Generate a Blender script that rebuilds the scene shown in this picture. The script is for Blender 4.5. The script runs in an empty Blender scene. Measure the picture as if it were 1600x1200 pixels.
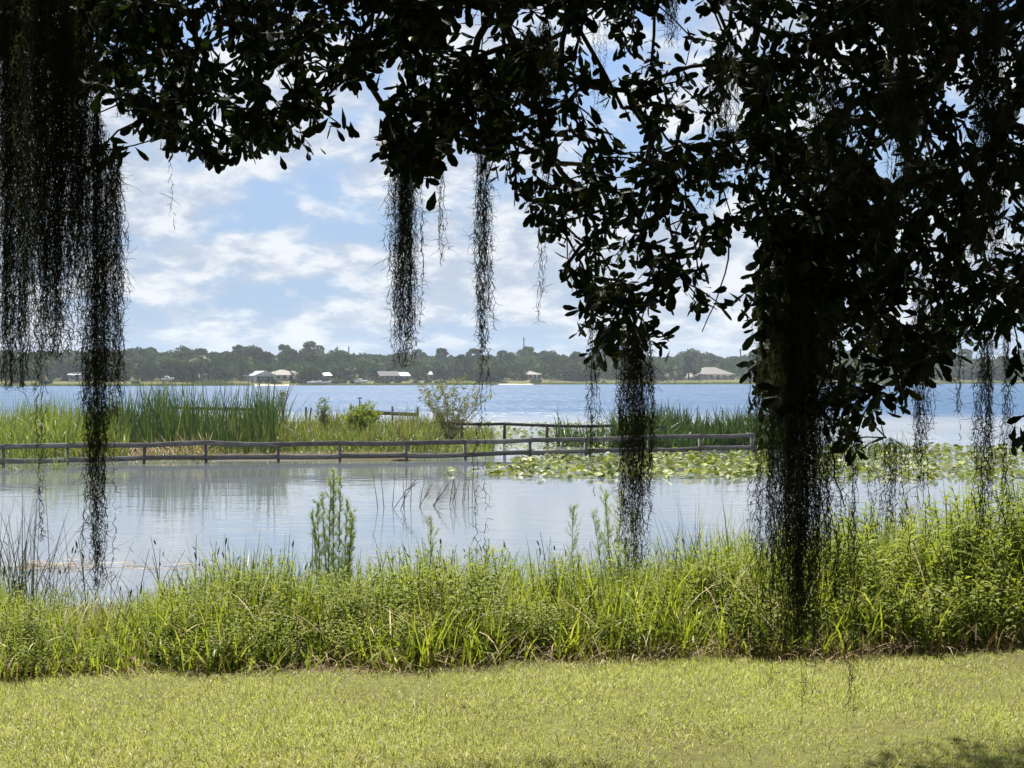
import bpy, math, random
import numpy as np
from mathutils import Matrix, Vector

random.seed(11)
R = np.random.default_rng(11)
scene = bpy.context.scene
COL = scene.collection

# ---------------------------------------------------------------- camera, sky, sun, exposure
F = 2000.0            # focal length in pixels of the 1600 px wide photograph
HZ = 590.0            # row of the horizon
CAMZ = 3.0            # height of the lens above the lake
cam_d = bpy.data.cameras.new('camera')
cam = bpy.data.objects.new('camera', cam_d)
COL.objects.link(cam)
cam.location = (0, 0, CAMZ)
cam.rotation_euler = (math.radians(90) - math.atan(10 / F), 0, 0)
cam_d.sensor_width = 36.0
cam_d.lens = F / 1600 * 36.0
cam_d.clip_start = 0.05
cam_d.clip_end = 8000
scene.camera = cam

SUN_EL = math.radians(60)
SUN_AZ = math.radians(-10)       # from straight ahead (+Y), negative = to the left
sdir = Vector((math.sin(SUN_AZ) * math.cos(SUN_EL), math.cos(SUN_AZ) * math.cos(SUN_EL), math.sin(SUN_EL)))

world = bpy.data.worlds.new('World')
scene.world = world
world.use_nodes = True


class NT:
    """small helper to write node trees"""
    def __init__(self, tree):
        self.t = tree
        tree.nodes.clear()

    def n(self, typ, _in=None, **kw):
        nd = self.t.nodes.new(typ)
        for k, v in kw.items():
            setattr(nd, k, v)
        if _in:
            for k, v in _in.items():
                s = nd.inputs[k]
                if isinstance(v, bpy.types.NodeSocket):
                    self.t.links.new(v, s)
                else:
                    s.default_value = v
        return nd

    def math(self, op, a, b=0.0, c=0.0, clamp=False):
        nd = self.n('ShaderNodeMath', {0: a, 1: b, 2: c}, operation=op, use_clamp=clamp)
        return nd.outputs[0]

    def mix(self, fac, a, b, blend='MIX'):
        nd = self.n('ShaderNodeMix', {0: fac, 6: a, 7: b}, data_type='RGBA', blend_type=blend)
        return nd.outputs[2]

    def ramp(self, fac, stops):
        nd = self.n('ShaderNodeValToRGB', {0: fac})
        el = nd.color_ramp.elements
        el[0].position, el[0].color = stops[0]
        el[1].position, el[1].color = stops[-1]
        for p, c in stops[1:-1]:
            e = el.new(p)
            e.color = c
        return nd.outputs[0]

    def smooth(self, v, lo, hi):
        nd = self.n('ShaderNodeMapRange', {0: v, 1: lo, 2: hi, 3: 0.0, 4: 1.0}, interpolation_type='SMOOTHSTEP')
        return nd.outputs[0]

    def noise(self, vec, scale, detail=4.0, rough=0.55, dist=0.0):
        nd = self.n('ShaderNodeTexNoise', {'Scale': scale, 'Detail': detail, 'Roughness': rough, 'Distortion': dist})
        if vec is not None:
            self.t.links.new(vec, nd.inputs['Vector'])
        return nd.outputs[0]


w = NT(world.node_tree)
sky = w.n('ShaderNodeTexSky', sky_type='NISHITA', sun_disc=False, sun_elevation=SUN_EL,
          sun_rotation=SUN_AZ, altitude=20, air_density=1.0, dust_density=0.6, ozone_density=1.6)
tc = w.n('ShaderNodeTexCoord')
sep = w.n('ShaderNodeSeparateXYZ', {0: tc.outputs['Generated']})
zz = w.math('ADD', w.math('MAXIMUM', sep.outputs[2], 0.0), 0.38)
px = w.math('DIVIDE', sep.outputs[0], zz)
py = w.math('DIVIDE', sep.outputs[1], zz)
pv = w.n('ShaderNodeCombineXYZ', {0: px, 1: py, 2: 3.7}).outputs[0]
n_big = w.noise(pv, 2.5, 3.0, 0.5)
n_mid = w.noise(pv, 6.8, 9.0, 0.58, 0.15)
n_fine = w.noise(pv, 14.0, 7.0, 0.6, 0.2)
cov = w.math('ADD', w.math('MULTIPLY', n_big, 0.45), w.math('MULTIPLY', n_mid, 0.55))
mask = w.smooth(cov, 0.405, 0.515)
thick = w.smooth(cov, 0.47, 0.66)
fl = w.smooth(w.math('ADD', w.math('MULTIPLY', n_fine, 0.5), w.math('MULTIPLY', n_mid, 0.5)), 0.44, 0.60)
ccol = w.mix(fl, (3.85, 4.4, 5.3, 1), (6.9, 7.05, 7.2, 1))
ccol = w.mix(w.math('MULTIPLY', thick, 0.15), ccol, (4.4, 4.9, 5.7, 1))
skyc = w.mix(1.0, sky.outputs[0], (0.85, 0.98, 1.22, 1), 'MULTIPLY')
# thin milky veil towards the horizon, part of the humid sky itself
veil = w.smooth(sep.outputs[2], 0.6, -0.02)
skyc = w.mix(w.math('MULTIPLY', veil, 0.95), skyc, (2.7, 3.75, 5.25, 1))
fade = w.smooth(sep.outputs[2], -0.01, 0.05)
mfac = w.math('MULTIPLY', mask, w.math('MULTIPLY_ADD', fade, 0.5, 0.38))
final = w.mix(mfac, skyc, ccol)
bg = w.n('ShaderNodeBackground', {'Color': final, 'Strength': 0.05})
wo = w.n('ShaderNodeOutputWorld', {'Surface': bg.outputs[0]})

sun_d = bpy.data.lights.new('sun', 'SUN')
sun_d.energy = 5.0
sun_d.angle = math.radians(0.53)
sun_d.color = (1.0, 0.955, 0.87)
sun = bpy.data.objects.new('sun', sun_d)
COL.objects.link(sun)
sun.rotation_euler = (-sdir).to_track_quat('-Z', 'Y').to_euler()
sun.location = (0, 0, 60)

scene.view_settings.view_transform = 'Standard'
scene.view_settings.look = 'None'
scene.view_settings.exposure = 1.45
scene.view_settings.gamma = 1.0
scene.view_settings.use_curve_mapping = False
scene.cycles.max_bounces = 6
scene.cycles.diffuse_bounces = 3
scene.cycles.transmission_bounces = 4
scene.cycles.volume_bounces = 0
scene.cycles.use_denoising = True


# ---------------------------------------------------------------- helpers
def P(x, y, d):
    """pixel of the photograph at depth d -> world point"""
    return np.array(((x - 800.0) / F * d, d, CAMZ + (HZ - y) / F * d))


def depth_of(y, z=0.0):
    return (CAMZ - z) * F / (y - HZ)


def tag(o, label=None, cat=None, group=None, kind=None):
    if label: o['label'] = label
    if cat: o['category'] = cat
    if group: o['group'] = group
    if kind: o['kind'] = kind
    return o


def link(o, parent=None):
    COL.objects.link(o)
    if parent is not None:
        o.parent = parent
    return o


def empty(name, loc=(0, 0, 0), rz=0.0):
    o = bpy.data.objects.new(name, None)
    o.location = loc
    o.rotation_euler = (0, 0, rz)
    o.empty_display_size = 0.2
    return link(o)


def mesh_np(name, V, Fq, mat, col=None, smooth=False):
    """V (n,3), Fq (m,k) faces of equal size"""
    V = np.ascontiguousarray(V, dtype=np.float32)
    Fq = np.ascontiguousarray(Fq, dtype=np.int32)
    me = bpy.data.meshes.new(name)
    me.vertices.add(len(V))
    me.vertices.foreach_set('co', V.ravel())
    m, k = Fq.shape
    me.loops.add(m * k)
    me.loops.foreach_set('vertex_index', Fq.ravel())
    me.polygons.add(m)
    me.polygons.foreach_set('loop_start', np.arange(0, m * k, k, dtype=np.int32))
    if smooth:
        me.polygons.foreach_set('use_smooth', np.ones(m, dtype=bool))
    if col is not None:
        a = me.attributes.new('tint', 'FLOAT', 'POINT')
        a.data.foreach_set('value', np.ascontiguousarray(col, dtype=np.float32).ravel())
    me.materials.append(mat)
    me.update(calc_edges=True)
    return me


def obj(name, me, parent=None, loc=None):
    o = bpy.data.objects.new(name, me)
    if loc is not None:
        o.location = loc
    return link(o, parent)


class Acc:
    """accumulates quads"""
    def __init__(self):
        self.v, self.f, self.c, self.n = [], [], [], 0

    def add(self, V, Fq, c=None):
        V = np.asarray(V, dtype=np.float64).reshape(-1, 3)
        Fq = np.asarray(Fq, dtype=np.int64)
        if Fq.shape[1] == 3:
            Fq = np.concatenate([Fq, Fq[:, 2:3]], 1)
        self.v.append(V)
        self.f.append(Fq + self.n)
        self.c.append(np.full(len(V), 0.5) if c is None else np.broadcast_to(np.asarray(c, dtype=np.float64), (len(V),)))
        self.n += len(V)

    def strips(self, Pts, W, side, c=None):
        """Pts (N,S,3) centre lines, W (S,) or (N,S) half widths, side (N,3) or (N,S,3)"""
        N, S, _ = Pts.shape
        W = np.broadcast_to(W, (N, S))
        if side.ndim == 2:
            side = np.broadcast_to(side[:, None, :], (N, S, 3))
        A = Pts - side * W[..., None]
        B = Pts + side * W[..., None]
        V = np.stack([A, B], 2).reshape(N, S * 2, 3)
        i = np.arange(S - 1) * 2
        q = np.stack([i, i + 1, i + 3, i + 2], 1)
        Fq = (q[None] + (np.arange(N) * S * 2)[:, None, None]).reshape(-1, 4)
        cc = None
        if c is not None:
            c = np.asarray(c, dtype=np.float64)
            cc = np.repeat(c, S * 2) if c.ndim == 1 else np.repeat(c.reshape(-1), 2)
        self.add(V.reshape(-1, 3), Fq, cc)

    def tube(self, pts, rad, sides=6, c=None, cap=True):
        pts = np.asarray(pts, dtype=np.float64)
        n = len(pts)
        rad = np.broadcast_to(rad, (n,))
        tan = np.gradient(pts, axis=0)
        tan /= np.linalg.norm(tan, axis=1, keepdims=True) + 1e-9
        ref = np.array((0.31, 0.77, 0.55)) if abs(tan[0] @ np.array((0.31, 0.77, 0.55))) < 0.9 else np.array((1.0, 0, 0))
        u = np.cross(tan, ref); u /= np.linalg.norm(u, axis=1, keepdims=True)
        v = np.cross(tan, u)
        a = np.arange(sides) * 2 * math.pi / sides
        ring = (u[:, None] * np.cos(a)[None, :, None] + v[:, None] * np.sin(a)[None, :, None]) * rad[:, None, None] + pts[:, None]
        V = ring.reshape(-1, 3)
        j = np.arange(sides); k = (j + 1) % sides
        Fq = np.concatenate([np.stack([i * sides + j, i * sides + k, (i + 1) * sides + k, (i + 1) * sides + j], 1) for i in range(n - 1)])
        if cap:
            V = np.concatenate([V, pts[:1], pts[-1:]])
            b = n * sides
            Fq = np.concatenate([Fq, np.stack([k, j, np.full(sides, b), np.full(sides, b)], 1),
                                 np.stack([(n - 1) * sides + j, (n - 1) * sides + k, np.full(sides, b + 1), np.full(sides, b + 1)], 1)])
        self.add(V, Fq, c)

    def box(self, lo, hi, rot=0.0, c=None, origin=(0, 0, 0)):
        x0, y0, z0 = lo; x1, y1, z1 = hi
        V = np.array([(x0, y0, z0), (x1, y0, z0), (x1, y1, z0), (x0, y1, z0), (x0, y0, z1), (x1, y0, z1), (x1, y1, z1), (x0, y1, z1)], dtype=float)
        cs, sn = math.cos(rot), math.sin(rot)
        V = V @ np.array([(cs, sn, 0), (-sn, cs, 0), (0, 0, 1)]) + np.asarray(origin)
        self.add(V, [(0, 3, 2, 1), (4, 5, 6, 7), (0, 1, 5, 4), (1, 2, 6, 5), (2, 3, 7, 6), (3, 0, 4, 7)], c)

    def mesh(self, name, mat, smooth=False):
        V = np.concatenate(self.v); Fq = np.concatenate(self.f); c = np.concatenate(self.c)
        tri = Fq[:, 2] == Fq[:, 3]
        if tri.any():
            V2, F2 = V, Fq
            # quads with a doubled corner become two faces lists: build with from_pydata-free path
            me = bpy.data.meshes.new(name)
            faces = [tuple(f[:3]) if t else tuple(f) for f, t in zip(F2.tolist(), tri.tolist())]
            me.from_pydata(V2.tolist(), [], faces)
            if smooth:
                me.polygons.foreach_set('use_smooth', np.ones(len(faces), dtype=bool))
            a = me.attributes.new('tint', 'FLOAT', 'POINT')
            a.data.foreach_set('value', np.ascontiguousarray(c, dtype=np.float32))
            me.materials.append(mat)
            me.update()
            return me
        return mesh_np(name, V, Fq, mat, c, smooth)


def unit(v):
    return v / (np.linalg.norm(v, axis=-1, keepdims=True) + 1e-9)


def rand_unit(n):
    return unit(R.normal(size=(n, 3)))


# ---------------------------------------------------------------- materials
MATS = {}


def mat_new(name):
    m = bpy.data.materials.new(name)
    m.use_nodes = True
    MATS[name] = m
    return m, NT(m.node_tree)


def rgba(c):
    return (c[0], c[1], c[2], 1.0)


def foliage_mat(name, stops, rough=0.5, trans=0.35, tcol=1.25, patch=None, objrand=0.0, spec=0.3):
    """leafy material: the 'tint' attribute of a blade runs over the colour stops; some light passes through"""
    m, t = mat_new(name)
    at = t.n('ShaderNodeAttribute', attribute_name='tint')
    f = at.outputs['Fac']
    if objrand:
        oi = t.n('ShaderNodeObjectInfo')
        f = t.math('ADD', f, t.math('MULTIPLY', t.math('SUBTRACT', oi.outputs['Random'], 0.5), objrand))
    if patch:
        g = t.n('ShaderNodeNewGeometry')
        nz = t.noise(g.outputs['Position'], patch[0], 3.0, 0.6)
        f = t.math('ADD', f, t.math('MULTIPLY', t.math('SUBTRACT', nz, 0.5), patch[1]))
    n = len(stops)
    col = t.ramp(f, [(i / (n - 1), rgba(c)) for i, c in enumerate(stops)])
    pr = t.n('ShaderNodeBsdfPrincipled', {'Base Color': col, 'Roughness': rough, 'Specular IOR Level': spec})
    tr = t.n('ShaderNodeBsdfTranslucent', {'Color': t.mix(1.0, col, (tcol, tcol * 1.05, tcol * 0.55, 1), 'MULTIPLY')})
    mx = t.n('ShaderNodeMixShader', {0: trans, 1: pr.outputs[0], 2: tr.outputs[0]})
    t.n('ShaderNodeOutputMaterial', {'Surface': mx.outputs[0]})
    return m


def plain_mat(name, c1, c2, scale=6.0, rough=0.7, bump=0.0, bscale=30.0, stretch=None, spec=0.4, metal=0.0, orand=0.0):
    m, t = mat_new(name)
    tcd = t.n('ShaderNodeTexCoord')
    vec = tcd.outputs['Object']
    if stretch:
        vec = t.n('ShaderNodeMapping', {'Vector': vec, 'Scale': stretch}).outputs[0]
    nz = t.noise(vec, scale, 6.0, 0.6)
    col = t.mix(t.smooth(nz, 0.3, 0.7), rgba(c1), rgba(c2))
    if orand:
        oi = t.n('ShaderNodeObjectInfo')
        v_ = t.math('MULTIPLY_ADD', oi.outputs['Random'], orand, 1.0 - orand / 2)
        col = t.mix(1.0, col, t.n('ShaderNodeCombineColor', {0: v_, 1: v_, 2: v_}).outputs[0], 'MULTIPLY')
    pr = t.n('ShaderNodeBsdfPrincipled', {'Base Color': col, 'Roughness': rough, 'Specular IOR Level': spec, 'Metallic': metal})
    if bump:
        bn = t.n('ShaderNodeBump', {'Height': t.noise(vec, bscale, 5.0, 0.6), 'Strength': bump, 'Distance': 0.02})
        t.t.links.new(bn.outputs[0], pr.inputs['Normal'])
    t.n('ShaderNodeOutputMaterial', {'Surface': pr.outputs[0]})
    return m


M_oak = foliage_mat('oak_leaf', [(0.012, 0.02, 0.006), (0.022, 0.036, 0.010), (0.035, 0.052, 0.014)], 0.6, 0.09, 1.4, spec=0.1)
M_lawn = foliage_mat('lawn_blade', [(0.40, 0.35, 0.18), (0.30, 0.305, 0.105), (0.27, 0.305, 0.08), (0.41, 0.42, 0.14)], 0.5, 0.36, 1.3, patch=(1.1, 0.75), spec=0.2)
M_bank = foliage_mat('bank_grass', [(0.05, 0.08, 0.014), (0.12, 0.16, 0.018), (0.20, 0.235, 0.024), (0.28, 0.285, 0.06)], 0.45, 0.42, 1.35, patch=(0.9, 0.5), spec=0.3)
M_weed = foliage_mat('weed_leaf', [(0.06, 0.085, 0.015), (0.13, 0.165, 0.022), (0.23, 0.255, 0.035)], 0.6, 0.42, 1.35, objrand=0.4, spec=0.12)
M_dry = foliage_mat('dry_stalk', [(0.10, 0.055, 0.03), (0.24, 0.16, 0.085), (0.42, 0.34, 0.21)], 0.75, 0.15, 1.0)
M_sedge = foliage_mat('sedge_stalk', [(0.018, 0.024, 0.012), (0.035, 0.05, 0.018), (0.07, 0.085, 0.03)], 0.6, 0.1, 1.0)
M_fennel = foliage_mat('fennel_leaf', [(0.08, 0.11, 0.035), (0.15, 0.19, 0.055), (0.23, 0.27, 0.08)], 0.6, 0.45, 1.3)
M_cattail = foliage_mat('cattail_blade', [(0.022, 0.045, 0.012), (0.045, 0.08, 0.018), (0.085, 0.125, 0.028), (0.28, 0.23, 0.12)], 0.45, 0.3, 1.2)
M_marsh = foliage_mat('marsh_grass', [(0.13, 0.075, 0.03), (0.10, 0.12, 0.03), (0.12, 0.165, 0.03), (0.19, 0.22, 0.05)], 0.5, 0.35, 1.2, patch=(0.25, 0.7))
M_pad = foliage_mat('lily_leaf', [(0.09, 0.095, 0.02), (0.10, 0.135, 0.017), (0.19, 0.215, 0.03), (0.34, 0.33, 0.11)], 0.5, 0.22, 1.2, objrand=0.9, spec=0.15)
M_moss = foliage_mat('moss_strand', [(0.04, 0.043, 0.028), (0.08, 0.085, 0.058), (0.17, 0.175, 0.13)], 0.9, 0.3, 1.0, spec=0.03)
M_far = foliage_mat('far_foliage', [(0.012, 0.025, 0.009), (0.028, 0.050, 0.014), (0.048, 0.078, 0.019), (0.085, 0.12, 0.026)], 0.8, 0.2, 1.1, objrand=0.5, spec=0.03)
M_farlt = foliage_mat('far_light_foliage', [(0.05, 0.08, 0.02), (0.085, 0.125, 0.03), (0.13, 0.18, 0.04)], 0.6, 0.25, 1.1)
M_shore = foliage_mat('shore_reed', [(0.085, 0.09, 0.035), (0.095, 0.125, 0.035), (0.14, 0.165, 0.045)], 0.6, 0.3, 1.1, patch=(0.05, 0.9))
M_bark = plain_mat('oak_bark', (0.035, 0.030, 0.024), (0.085, 0.075, 0.06), 9.0, 0.9, 0.9, 22.0, (1, 1, 0.35), spec=0.1)
M_twig = plain_mat('twig_bark', (0.05, 0.042, 0.034), (0.10, 0.09, 0.075), 30.0, 0.9, spec=0.1)
M_dead = plain_mat('dead_wood', (0.09, 0.075, 0.06), (0.17, 0.15, 0.12), 8.0, 0.9, spec=0.1)
M_wood = plain_mat('weathered_wood', (0.08, 0.075, 0.072), (0.19, 0.18, 0.17), 3.0, 0.85, 0.5, 14.0, (1, 1, 6), spec=0.15, orand=0.7)
M_backlitwood = plain_mat('backlit_dark_wood', (0.022, 0.019, 0.018), (0.05, 0.043, 0.04), 3.0, 0.8, 0.4, 14.0, (1, 1, 6), spec=0.2)  # backlit shade of the rear railings put into the colour; other dark timber too
M_white = plain_mat('white_paint', (0.44, 0.45, 0.46), (0.54, 0.54, 0.54), 2.0, 0.45)
M_cream = plain_mat('cream_stucco', (0.34, 0.31, 0.27), (0.40, 0.37, 0.33), 2.0, 0.85)
M_roofbr = plain_mat('brown_shingle', (0.115, 0.105, 0.10), (0.16, 0.145, 0.14), 3.0, 0.9, 0.3, 20)
M_rooftan = plain_mat('tan_shingle', (0.17, 0.155, 0.14), (0.22, 0.20, 0.18), 3.0, 0.9, 0.3, 20)
M_roofdk = plain_mat('dark_shingle', (0.05, 0.045, 0.05), (0.09, 0.08, 0.085), 3.0, 0.9, 0.3, 20)
M_roofmt = plain_mat('pale_metal_roof', (0.28, 0.30, 0.32), (0.36, 0.37, 0.38), 1.0, 0.4)
M_glass = plain_mat('dark_glass', (0.015, 0.018, 0.022), (0.03, 0.034, 0.04), 1.0, 0.08, spec=0.6)
M_sand = plain_mat('beach_sand', (0.50, 0.44, 0.34), (0.62, 0.56, 0.45), 0.8, 0.9)

# ground
m, t = mat_new('soil_and_turf')
g = t.n('ShaderNodeNewGeometry')
at = t.n('ShaderNodeAttribute', attribute_name='tint')
n1 = t.noise(g.outputs['Position'], 0.9, 5.0, 0.6)
n2 = t.noise(g.outputs['Position'], 14.0, 5.0, 0.65)
turf = t.mix(t.smooth(n1, 0.35, 0.65), rgba((0.075, 0.07, 0.025)), rgba((0.10, 0.105, 0.028)))
turf = t.mix(t.math('MULTIPLY', t.smooth(n2, 0.45, 0.7), 0.6), turf, rgba((0.06, 0.047, 0.025)))
soil = t.mix(t.smooth(n2, 0.35, 0.65), rgba((0.035, 0.025, 0.017)), rgba((0.085, 0.062, 0.04)))
base = t.mix(at.outputs['Fac'], soil, turf)
pr = t.n('ShaderNodeBsdfPrincipled', {'Base Color': base, 'Roughness': 0.95, 'Specular IOR Level': 0.1})
bn = t.n('ShaderNodeBump', {'Height': n2, 'Strength': 0.6, 'Distance': 0.03})
t.t.links.new(bn.outputs[0], pr.inputs['Normal'])
t.n('ShaderNodeOutputMaterial', {'Surface': pr.outputs[0]})
M_ground = m

# lake: sheltered and smooth inside the marsh, wind-rippled beyond it
m, t = mat_new('lake_water')
g = t.n('ShaderNodeNewGeometry')
sp = t.n('ShaderNodeSeparateXYZ', {0: g.outputs['Position']})
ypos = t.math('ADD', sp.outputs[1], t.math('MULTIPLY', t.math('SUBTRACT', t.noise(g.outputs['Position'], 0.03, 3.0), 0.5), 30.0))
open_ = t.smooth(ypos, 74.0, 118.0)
mpa = t.n('ShaderNodeMapping', {'Vector': g.outputs['Position'], 'Scale': (0.35, 1.0, 1.0)}).outputs[0]
mpb = t.n('ShaderNodeMapping', {'Vector': g.outputs['Position'], 'Scale': (0.5, 1.0, 1.0), 'Rotation': (0, 0, 0.35)}).outputs[0]
near_h = t.math('ADD', t.math('MULTIPLY', t.noise(mpa, 3.0, 2.0, 0.5), 0.0055), t.math('MULTIPLY', t.noise(mpb, 0.5, 2.0, 0.5), 0.010))
far_h = t.math('ADD', t.math('MULTIPLY', t.noise(mpb, 0.8, 3.0, 0.6), 0.9), t.math('MULTIPLY', t.noise(mpa, 0.22, 2.0, 0.5), 1.2))
mpc = t.n('ShaderNodeMapping', {'Vector': g.outputs['Position'], 'Scale': (0.06, 1.0, 1.0)}).outputs[0]
gust = t.smooth(t.noise(mpc, 0.035, 4.0, 0.6), 0.36, 0.62)
hgt = t.n('ShaderNodeMix', {0: open_, 2: near_h, 3: t.math('MULTIPLY', far_h, t.math('MULTIPLY_ADD', gust, 0.35, 0.65))}, data_type='FLOAT').outputs[0]
bn = t.n('ShaderNodeBump', {'Height': hgt, 'Strength': 1.0, 'Distance': 1.0})
wc = t.mix(open_, rgba((0.105, 0.12, 0.135)), rgba((0.017, 0.057, 0.125)))  # reflected sky put into the colour: blue far out, paler turbid water near
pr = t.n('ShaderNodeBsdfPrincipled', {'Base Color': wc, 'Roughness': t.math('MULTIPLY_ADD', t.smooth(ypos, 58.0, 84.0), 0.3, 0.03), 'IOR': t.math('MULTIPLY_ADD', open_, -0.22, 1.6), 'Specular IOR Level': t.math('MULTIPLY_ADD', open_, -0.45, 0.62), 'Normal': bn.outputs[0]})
t.n('ShaderNodeOutputMaterial', {'Surface': pr.outputs[0]})
M_water = m


# ---------------------------------------------------------------- terrain and water
def lawn_edge(x):
    return 9.72 + 0.19 * x + 0.13 * np.sin(x * 1.7) + 0.09 * np.sin(x * 4.3 + 1) + 0.05 * np.sin(x * 9.1)


def far_shore(x):
    return 532 + 0.45 * np.clip(x, -420, 420) + 9 * np.sin(x * 0.021 + 1.0) + 5 * np.sin(x * 0.06)


def sstep(a, b, v):
    u = np.clip((v - a) / (b - a), 0, 1)
    return u * u * (3 - 2 * u)


def ground_z(x, y):
    x = np.asarray(x, dtype=float); y = np.asarray(y, dtype=float)
    e = lawn_edge(np.clip(x, -30, 30))
    tt = y - e
    lawn = 1.4 - 0.0612 * np.clip(y, -60, 40)
    z = np.where(tt < 0, lawn, 0.8 - 0.0612 * (e - 9.8) - 0.135 * tt)
    z = np.maximum(z, -1.2)
    # marsh island, just awash
    isl = sstep(-30, -24, x) * 0 + (1 - sstep(-4.0, -1.0, x)) * sstep(43.2, 46.5, y + 0.06 * x) * (1 - sstep(66, 76, y))
    z = np.where(y > 25, -1.2 + 1.32 * isl, z)
    fs = far_shore(x)
    u = y - fs
    zf = np.where(u < 0, np.clip(0.06 * u, -1.2, 0), 2.1 * sstep(0, 45, u) + 5.5 * sstep(45, 190, u) + 6 * sstep(190, 500, u))
    z = np.where(y > 300, zf, z)
    return z


xs = np.unique(np.concatenate([np.linspace(-1000, -60, 40), np.linspace(-60, -12, 26), np.linspace(-12, 12, 64), np.linspace(12, 60, 20), np.linspace(60, 1000, 40)]).round(3))
ys = np.unique(np.concatenate([np.linspace(-70, -2, 14), np.linspace(-2, 22, 80), np.linspace(22, 80, 44), np.linspace(80, 300, 6), np.linspace(300, 820, 90), np.linspace(820, 1500, 10)]).round(3))
X, Y = np.meshgrid(xs, ys)
Z = ground_z(X, Y)
near = (Y > -2) & (Y < 20) & (np.abs(X) < 14)
Z = Z + np.where(near, 0.012 * np.sin(X * 3.1 + 1) * np.sin(Y * 2.7) + 0.015 * np.sin(X * 1.1) * np.sin(Y * 0.9 + 2), 0)
tt = Y - lawn_edge(np.clip(X, -30, 30))
turf_m = np.where(Y < 30, np.clip(-tt / 0.3 + 0.5, 0, 1), np.where(Y > 300, sstep(2, 9, Y - far_shore(X)) * (1 - 0.45 * sstep(26, 36, Y - far_shore(X))), 0.25))
nx, ny = len(xs), len(ys)
idx = np.arange(nx * ny).reshape(ny, nx)
Fq = np.stack([idx[:-1, :-1], idx[:-1, 1:], idx[1:, 1:], idx[1:, :-1]], -1).reshape(-1, 4)
ground = obj('ground', mesh_np('ground', np.stack([X, Y, Z], -1).reshape(-1, 3), Fq, M_ground, turf_m, True))
tag(ground, 'sloping lawn, muddy bank and low far shore of the lake', 'ground', kind='structure')

wx = np.array([-1000, -60, 60, 1000.0]); wy = np.array([11.0, 90, 300, 760])
X, Y = np.meshgrid(wx, wy)
idx = np.arange(16).reshape(4, 4)
Fq = np.stack([idx[:-1, :-1], idx[:-1, 1:], idx[1:, 1:], idx[1:, :-1]], -1).reshape(-1, 4)
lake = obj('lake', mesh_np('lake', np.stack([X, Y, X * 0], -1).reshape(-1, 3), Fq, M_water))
tag(lake, 'wide blue lake with a smooth pale inlet in front', 'lake', kind='structure')


# ---------------------------------------------------------------- generic blade cloud
def blades(acc, bx, by, bz, L, W, lean, bend, seg=3, tint=None, az=None, prof=None):
    """grass blades: lean = start tilt from vertical, bend = extra tilt at the tip (radians)"""
    n = len(bx)
    az = R.uniform(0, 2 * math.pi, n) if az is None else az
    S = seg + 1
    s = np.linspace(0, 1, S)
    th = lean[:, None] + bend[:, None] * s[None, :] ** 1.3
    step = L[:, None] / seg
    dh = np.concatenate([np.zeros((n, 1)), np.cumsum(np.sin(th[:, 1:]) * step, 1)], 1)
    dv = np.concatenate([np.zeros((n, 1)), np.cumsum(np.cos(th[:, 1:]) * step, 1)], 1)
    Pt = np.stack([bx[:, None] + dh * np.cos(az)[:, None], by[:, None] + dh * np.sin(az)[:, None], bz[:, None] + dv], -1)
    tw = az + math.pi / 2 + R.normal(0, 0.5, n)
    side = np.stack([np.cos(tw), np.sin(tw), np.zeros(n)], -1)
    if prof is None:
        prof = np.array([0.75, 1.0, 0.75, 0.08]) if seg == 3 else np.interp(s, [0, .3, .75, 1], [.75, 1, .7, .06])
    acc.strips(Pt, W[:, None] * prof[None, :], side, tint)


# ---------------------------------------------------------------- lawn
n = 220000
ly = 11.2 - (11.2 - 4.6) * R.random(n) ** 0.85
lx = R.uniform(-1, 1, n) * (0.43 * ly + 0.9)
keep = ly < lawn_edge(lx) + R.normal(0.0, 0.08, n)
lx, ly = lx[keep], ly[keep]
n = len(lx)
acc = Acc()
h_ = n // 2
for sl, seg_ in ((slice(0, h_), 1), (slice(h_, n), 2)):
    m_ = len(lx[sl])
    blades(acc, lx[sl], ly[sl], ground_z(lx[sl], ly[sl]) - 0.008, R.uniform(0.035, 0.085, m_) * (0.8 if seg_ == 1 else 1.0), R.uniform(0.0017, 0.0038, m_), np.abs(R.normal(0.3, 0.35, m_)), R.uniform(0.1, 1.5, m_) * (0.6 if seg_ == 1 else 1.0), seg_,
           np.clip(R.normal(0.48, 0.3, m_), 0, 1), None, np.array([1.0, 0.15]) if seg_ == 1 else None)
lawn = obj('lawn_grass', acc.mesh('lawn_grass', M_lawn))
tag(lawn, 'short sunlit yellow green mown lawn grass', 'grass', kind='stuff')

# ---------------------------------------------------------------- tall bank vegetation
HPX = [-600, 0, 200, 350, 500, 620, 700, 850, 1000, 1150, 1300, 1450, 1600, 2200]
HVL = [0.74, 0.74, 0.55, 0.95, 0.82, 0.88, 1.08, 0.92, 0.98, 1.14, 1.25, 1.45, 1.65, 1.65]


def bank_h(x, y):
    return np.interp(800 + F * x / y, HPX, HVL)


def bank_points(n, t0, t1, power=1.0, xr=0.46):
    y0 = 9.0 + R.random(n) * 0
    x = R.uniform(-1, 1, n)
    tt = t0 + (t1 - t0) * R.random(n) ** power
    yy = 9.8 + tt
    x = x * (xr * yy + 0.8)
    yy = lawn_edge(x) + tt
    return x, yy, tt


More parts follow.
